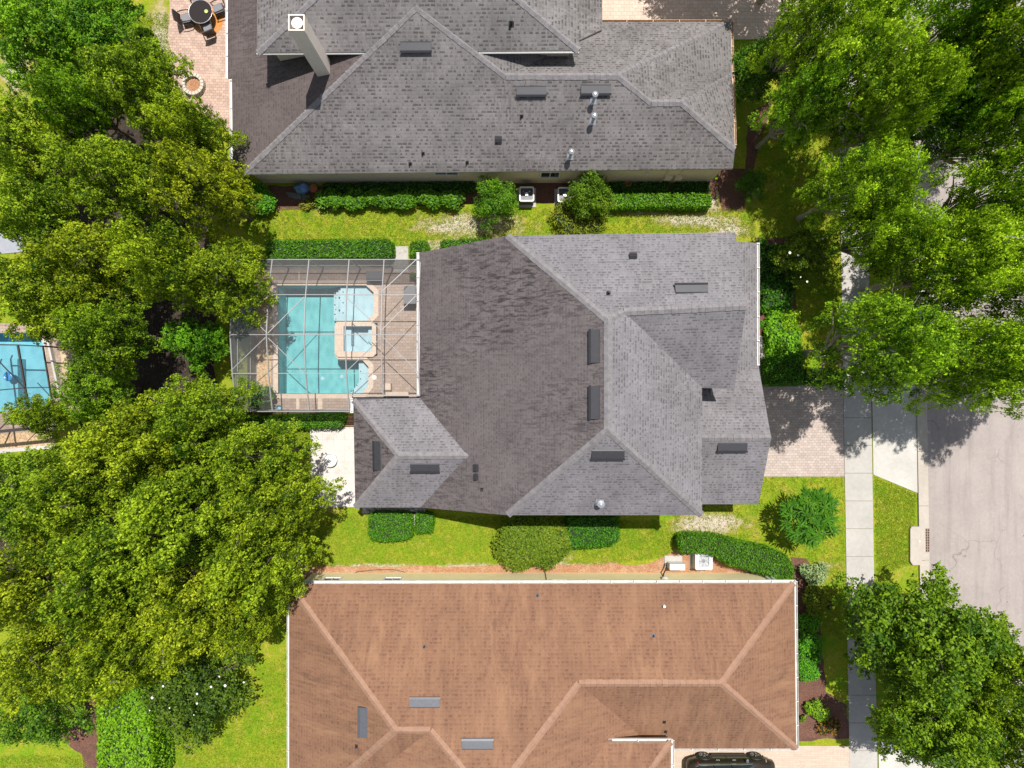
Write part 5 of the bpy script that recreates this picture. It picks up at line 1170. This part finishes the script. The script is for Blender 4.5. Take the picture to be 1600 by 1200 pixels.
def shrub(px, py, rpx, h, label, group=None, mat='leaf_hedge', leaf=.13, color=(1,1,1), name='shrub', cat='shrub', sy_=1.0, dens=1.0, blobs=9, aspect=.5, jit=.6, spike=False):
    c = P(px, py, h*.7); r = rpx*(H-h*.7)/F; P_, N_, T_ = [], [], []; core = MB()
    for b in range(blobs):
        a = random.uniform(0, 6.28); q = math.sqrt(random.random())*.62; bx, by, bz = r*q*math.cos(a), r*q*math.sin(a)*sy_, h*(.62+.1*random.random()-.25*q); br_ = r*random.uniform(.38, .5); bh = h-bz if False else h*.38
        k = int(260*dens*(br_/.5)**2*(0.13/leaf)**1.5)+12; d = RNG.normal(0, 1, (k, 3)); d[:, 2] = np.abs(d[:, 2])-.25*(RNG.random(k)); d /= np.linalg.norm(d, axis=1)[:, None]
        P_.append(d*np.array([br_, br_, bh])*RNG.uniform(.75, 1.08, (k, 1))+np.array([bx, by, bz])); N_.append(d*.6+np.array([0, 0, .6])); T_.append(np.clip(RNG.uniform(0, .8, k)+random.uniform(-.1, .3), 0, 1))
        core.lathe((bx, by, bz), [(.01,-bh*.8),(br_*.6,-bh*.5),(br_*.78,0),(br_*.6,bh*.5),(.01,bh*.78)], 8)
    core.lathe((0,0,0), [(.05,0),(r*.35,h*.3),(r*.4,h*.55),(.01,h*.6)], 8)
    pts = np.concatenate(P_); pts[:, 2] = np.maximum(pts[:, 2], .04); nr = np.concatenate(N_); t = np.concatenate(T_)
    me = leaf_mesh(name, pts, nr, RNG.uniform(.7, 1.3, len(pts))*leaf, [M[mat], M['core']], t, aspect, core, jit, cup=.1)
    o = bpy.data.objects.new(name, me); COL.objects.link(o); o.location = (c.x, c.y, 0); o.color = (*color, 1); return tag(o, label, cat, group)
# clipped hedges
hedge([(415,376),(575,375),(570,383),(572,402),(418,404)], .85, 'long clipped hedge along the upper side of the white pool cage', color=(.9,.95,1), leaf=.11)
hedge([(572,378),(580,374),(604,374),(611,379),(612,396),(608,403),(574,403)], 1.0, 'rounded taller end of the hedge above the pool cage', color=(.75,.85,1))
hedge([(642,377),(664,377),(668,383),(666,400),(642,401)], .9, 'small square clipped hedge by the grey roof corner beside the short path')
hedge([(690,376),(745,373),(765,374),(765,386),(690,386)], .6, 'low hedge peeking from under the upper eave of the grey house', color=(.8,.9,1))
hedge([(375,655),(530,646),(536,650),(534,662),(528,667),(380,668)], .95, 'clipped hedge along the lower side of the white pool cage', color=(.95,1,1))
hedge([(578,806),(584,803),(638,803),(642,808),(644,836),(636,843),(600,846),(580,843),(576,830)], .7, 'larger of two clipped box hedges below the pebble strip', color=(.9,1.05,1), leaf=.09, dens=700)
hedge([(651,804),(674,804),(676,812),(674,832),(651,833)], .65, 'smaller of two clipped box hedges below the pebble strip', color=(.9,1.05,1), leaf=.09, dens=700)
hedge([(888,810),(966,808),(967,845),(955,852),(920,856),(888,856)], .95, 'dark clipped hedge under the lower eave right of the yellow green shrub', color=(.7,.95,1), leaf=.10, dens=600)
hedge([(1062,842),(1078,838),(1120,840),(1165,852),(1205,860),(1232,872),(1240,888),(1240,905),(1215,906),(1180,893),(1140,882),(1115,868),(1095,864),(1064,864)], 1.2, 'curved clipped hedge behind the pale grey air conditioner', color=(.95,.98,1), leaf=.09, dens=750)
hedge([(152,1077),(205,1060),(233,1120),(237,1230),(153,1230)], 2.4, 'tall bright green clipped hedge at the bottom left beside the lawn', color=(1.9,1.55,1), leaf=.16, dens=320)
hedge([(958,303),(1048,303),(1049,322),(957,323)], .9, 'left of two sunlit clipped hedges below the upper house wall', 'sunlit hedges by the upper wall', color=(1.2,1.15,1), leaf=.12)
hedge([(1052,303),(1110,303),(1112,312),(1110,322),(1052,322)], .9, 'right of two sunlit clipped hedges below the upper house wall', 'sunlit hedges by the upper wall', color=(1.2,1.15,1), leaf=.12)
hedge([(950,285),(1045,284),(1045,300),(950,301)], .35, 'low dark ground cover between the upper wall and the left sunlit hedge', color=(.6,.7,1), leaf=.12, dens=350, name='ground_cover', cat='ground cover')
hedge([(1055,284),(1108,283),(1108,300),(1055,300)], .35, 'low dark ground cover between the upper wall and the right sunlit hedge', color=(.6,.7,1), leaf=.12, dens=350, name='ground_cover', cat='ground cover')
hedge([(505,288),(740,284),(742,297),(505,299)], .45, 'dark low planting against the upper house wall behind the leafy hedge row', color=(.5,.65,1), leaf=.13, dens=300, name='ground_cover', cat='ground cover')
hedge([(1197,560),(1254,556),(1256,600),(1200,601)], .8, 'shaded clipped hedge at the upper edge of the paver driveway', color=(.8,.95,1), leaf=.10, dens=650)
hedge([(1259,576),(1305,578),(1314,585),(1312,600),(1258,600)], .55, 'low dark hedge right of the shaded clipped hedge by the driveway', color=(.5,.65,1), leaf=.09, dens=500)
hedge([(1203,485),(1238,482),(1250,520),(1254,560),(1202,562),(1198,520)], .45, 'bright lime green fern bed beside the front gutter', color=(1.7,1.6,1), leaf=.16, dens=350, name='fern_bed', cat='ferns')
hedge([(1188,382),(1235,385),(1243,440),(1236,478),(1195,482),(1187,440)], .7, 'dark glossy shrub bed beside the front gutter under the street trees', color=(.6,.75,1), leaf=.17, dens=260, name='shrub_bed', cat='shrubs', jit=.9, bump=.12)
for (x, y, n_) in [(1191,380,'top'),(1190,404,'second'),(1191,480,'third'),(1192,505,'lowest')]:
    shrub(x, y, 10, .7, {'top':'round clipped ball shrub at the upper corner of the front gutter','second':'second round clipped ball shrub down the front gutter','third':'third round clipped ball shrub down the front gutter above the ferns','lowest':'round clipped ball shrub left of the bright fern bed'}[n_], 'clipped ball shrubs along the gutter', leaf=.07, color=(1.1,1.25,1), blobs=4, dens=1.5, name='ball_shrub')
# leafy row on the upper wall
for i, (x, lb) in enumerate([(515,'leafy shrub at the left end of the row beside the flagstones'),(553,'second leafy shrub from the flagstones in the upper wall row'),(592,'third leafy shrub from the flagstones in the upper wall row'),(630,'middle leafy shrub of the upper wall row right of centre'),(668,'leafy shrub below the small window of the upper house'),(706,'leafy shrub next to the small round tree by the upper house')]):
    shrub(x, 311, 24, 1.0, lb, 'leafy shrubs in a row by the upper wall', 'leaf_hedge', .17, (1.0,1.0,1), sy_=.55, blobs=10)
shrub(398, 308, 34, 1.2, 'round glossy shrub below the lower left corner of the upper roof', leaf=.16, color=(1.0,1.25,1), sy_=.7, blobs=12)
shrub(830, 846, 62, 1.5, 'large yellow green shrub below the lower eave of the grey house', mat='leaf_lime', leaf=.15, color=(.62,.72,1), sy_=.62, blobs=22)
shrub(905, 340, 46, 1.2, 'feathery yellow green shrub behind the upper eave of the grey house', mat='leaf_lime', leaf=.22, color=(.85,.8,1), sy_=.7, blobs=14, aspect=.22)
shrub(225, 62, 24, 1.2, 'bright lime shrub left of the rose patio', mat='leaf_lime', leaf=.2, color=(1.0,1.2,1), blobs=8)
shrub(238, 80, 10, .7, 'small yellow shrub at the edge of the dry grass by the rose patio', mat='leaf_lime', leaf=.14, color=(1.6,1.35,.6), blobs=5)
shrub(480, 318, 14, .4, 'small yellowish weed below the grey flagstones', mat='leaf_lime', leaf=.16, color=(1.0,.8,1), blobs=4, aspect=.25)
shrub(1273, 895, 22, .9, 'pale variegated shrub at the top of the brown mulch bed', mat='leaf_lime', leaf=.12, color=(1.25,1.25,12), blobs=9)
shrub(1280, 938, 27, 1.1, 'yellow green shrub below the pale variegated one', mat='leaf_lime', leaf=.13, color=(.75,.75,1), blobs=12)
shrub(1264, 974, 21, .7, 'small round green shrub in the mulch bed below the yellow green shrub', leaf=.11, color=(1.3,1.6,1))
for y, lb in ((1023,'middle of three joined green shrubs beside the lower right gutter'),(1003,'upper of three joined green shrubs beside the lower right gutter'),(1045,'lower of three joined green shrubs beside the lower right gutter')): shrub(1264, y, 22, .8, lb, 'joined shrubs by the brown roof', leaf=.11, color=(1.1,1.45,1))
shrub(1278, 1110, 21, .6, 'small light green plant near the bottom of the brown mulch bed', mat='leaf_lime', leaf=.16, color=(.8,1.1,1), blobs=6)
shrub(1256, 1124, 8, .4, 'tiny plant beside the lower right corner of the brown roof', mat='leaf_lime', leaf=.12, color=(.7,.9,1), blobs=3)
shrub(408, 620, 26, 1.6, 'shaded shrub inside the lower left corner of the white pool cage', mat='leaf_hedge', leaf=.18, color=(1.1,1.0,1.5), blobs=9, dens=.7)
shrub(1296, 1140, 20, .5, 'reddish dark plant at the bottom end of the brown mulch bed', mat='leaf_dark', leaf=.2, color=(3.2,.7,1.8), blobs=6, dens=.5)
shrub(646, 432, 8, .7, 'small potted plant at the deck corner beside the house gutter', mat='leaf_lime', leaf=.14, color=(.6,.7,2), blobs=4)
# star-leaved small tree on the front lawn
def fan_tree(px, py, rpx, h, label):
    c = P(px, py, h*.8); R_ = rpx*(H-h*.8)/F; o = thing('broadleaf_tree', (c.x, c.y, 0), label, 'tree'); P_, N_, S_, T_, D_ = [], [], [], [], []
    vs = []; tint = []
    for k in range(125):
        a = random.uniform(0, 6.28); q = math.sqrt(random.random())*.72*R_; b = Vector((q*math.cos(a), q*math.sin(a), h*(.62+.38*(1-(q/R_)**2))*random.uniform(.75, 1))); tn = random.random()
        nl = 9
        for i in range(nl):
            aa = i/nl*6.28+random.uniform(-.2, .2); L = random.uniform(.18, .46); d = Vector((math.cos(aa), math.sin(aa), random.uniform(-.25, .25))); w_ = Vector((-d.y, d.x, random.uniform(-.3, .3)))*L*.13; up = Vector((0,0,.03))
            if q > .5*R_: d = (d+Vector((math.cos(a), math.sin(a), 0))*.35)
            vs += [b, b+d*L*.5+w_+up, b+d*L, b+d*L*.5-w_+up]; tint += [min(1, tn*.6+random.random()*.4)]
    v = np.array([tuple(p) for p in vs]).reshape(-1, 3); n = len(v)//4
    me = bpy.data.meshes.new('crown'); me.from_pydata(v.tolist(), [], [(4*i, 4*i+1, 4*i+2, 4*i+3) for i in range(n)])
    at = me.attributes.new('tint', 'FLOAT', 'POINT'); at.data.foreach_set('value', np.repeat(np.array(tint), 4).astype(np.float32)); me.materials.append(M['leaf_hedge'])
    ob = bpy.data.objects.new('crown', me); COL.objects.link(ob); ob.parent = o; ob.color = (.75,.88,1,1)
    mb = MB(); mb.tube([(c.x,c.y,-.05),(c.x+.05,c.y,h*.4),(c.x,c.y+.03,h*.75)], [.09,.07,.04], 8)
    for q in range(9): a = q*.7; mb.tube([(c.x,c.y,h*.4),(c.x+R_*.3*math.cos(a),c.y+R_*.3*math.sin(a),h*.7),(c.x+R_*.55*math.cos(a),c.y+R_*.55*math.sin(a),h*.8)], [.04,.03,.015], 6)
    mb.build('trunk', M['bark'], o); return o
fan_tree(1268, 808, 55, 2.9, 'small tree with long star shaped leaves on the front lawn left of the sidewalk')
# grass: real tufts so that edges of the lawns break up
def tufts():
    areas = [([(340,325),(1180,325),(1180,372),(800,372),(650,400),(430,376),(340,350)], 5200, 1.0), ([(490,800),(1060,815),(1045,870),(940,882),(500,885)], 5200, 1.0), ([(1050,800),(1190,745),(1318,745),(1322,1000),(1285,990),(1270,880),(1200,860),(1060,838)], 3600, 1.0),
             ([(1366,745),(1432,772),(1424,880),(1370,900)], 1300, .9), ([(270,1120),(450,1020),(450,1210),(270,1210)], 2600, 1.0), ([(425,668),(486,668),(487,720),(430,700)], 700, 1.0), ([(205,20),(262,20),(275,110),(260,150),(215,100)], 900, .8), ([(1180,200),(1315,200),(1315,560),(1250,560),(1240,380),(1190,360)], 2600, .8), ([(0,1180),(130,1180),(150,1220),(0,1220)], 500, 1)]
    pts = []
    for pl, n, s in areas:
        w = px_poly(pl); xs = [p[0] for p in w]; ys = [p[1] for p in w]; k = 0
        while k < n*3:
            x, y = random.uniform(min(xs), max(xs)), random.uniform(min(ys), max(ys)); k += 1
            if inside(w, x, y): pts.append((x, y, .025))
    pts = np.array(pts); per = 4; c = np.repeat(pts, per, 0)+RNG.normal(0, .045, (len(pts)*per, 3))*np.array([1, 1, .1])
    nn = np.tile(np.array([[.0, .0, .5]]), (len(c), 1)); t = np.clip(np.repeat(RNG.uniform(0, 1, len(pts)), per)*.6+RNG.uniform(0, .4, len(c)), 0, 1)
    me = leaf_mesh('grass', c, nn, RNG.uniform(.05, .13, len(c)), [M['leaf_grass']], t, .22, None, .9)
    o = bpy.data.objects.new('grass', me); COL.objects.link(o); o.color = (1,1,1,1); tag(o, 'short sunlit lawn grass between the houses', 'grass', kind='stuff')
M['leaf_grass'] = leafmat('grass_blade', (.11,.25,.008), (.33,.35,.03), .25, .8)
tufts()

# ------------------------------------------------------------------ light, sky, camera
sun_dir = Vector((.135, .315, 1)).normalized()   # towards the sun
el = math.asin(sun_dir.z); az = math.atan2(sun_dir.x, sun_dir.y)
L = bpy.data.lights.new('sun', 'SUN'); L.energy = 4.5; L.angle = math.radians(.5); L.color = (1, .96, .9)
lo = bpy.data.objects.new('sun', L); COL.objects.link(lo); lo.rotation_euler = sun_dir.to_track_quat('Z', 'Y').to_euler()
W = bpy.data.worlds.new('World'); S.world = W; W.use_nodes = True; nt = W.node_tree; bg = nt.nodes['Background']
sky = nt.nodes.new('ShaderNodeTexSky'); sky.sky_type = 'NISHITA'; sky.sun_disc = False; sky.sun_elevation = el; sky.sun_rotation = az
hs = nt.nodes.new('ShaderNodeHueSaturation'); hs.inputs['Saturation'].default_value = .55; nt.links.new(sky.outputs[0], hs.inputs['Color']); nt.links.new(hs.outputs[0], bg.inputs[0]); bg.inputs[1].default_value = .095
cam = bpy.data.cameras.new('camera'); cam.sensor_width = 36; cam.lens = 36*F/1600; cam.clip_end = 1000; cam.clip_start = .5
co = bpy.data.objects.new('camera', cam); COL.objects.link(co); co.location = (0, 0, H); co.rotation_euler = (0, 0, 0); S.camera = co
S.view_settings.view_transform = 'Standard'; S.view_settings.look = 'None'; S.view_settings.exposure = .53; S.view_settings.gamma = 1
S.render.engine = 'CYCLES'; S.cycles.transparent_max_bounces = 16
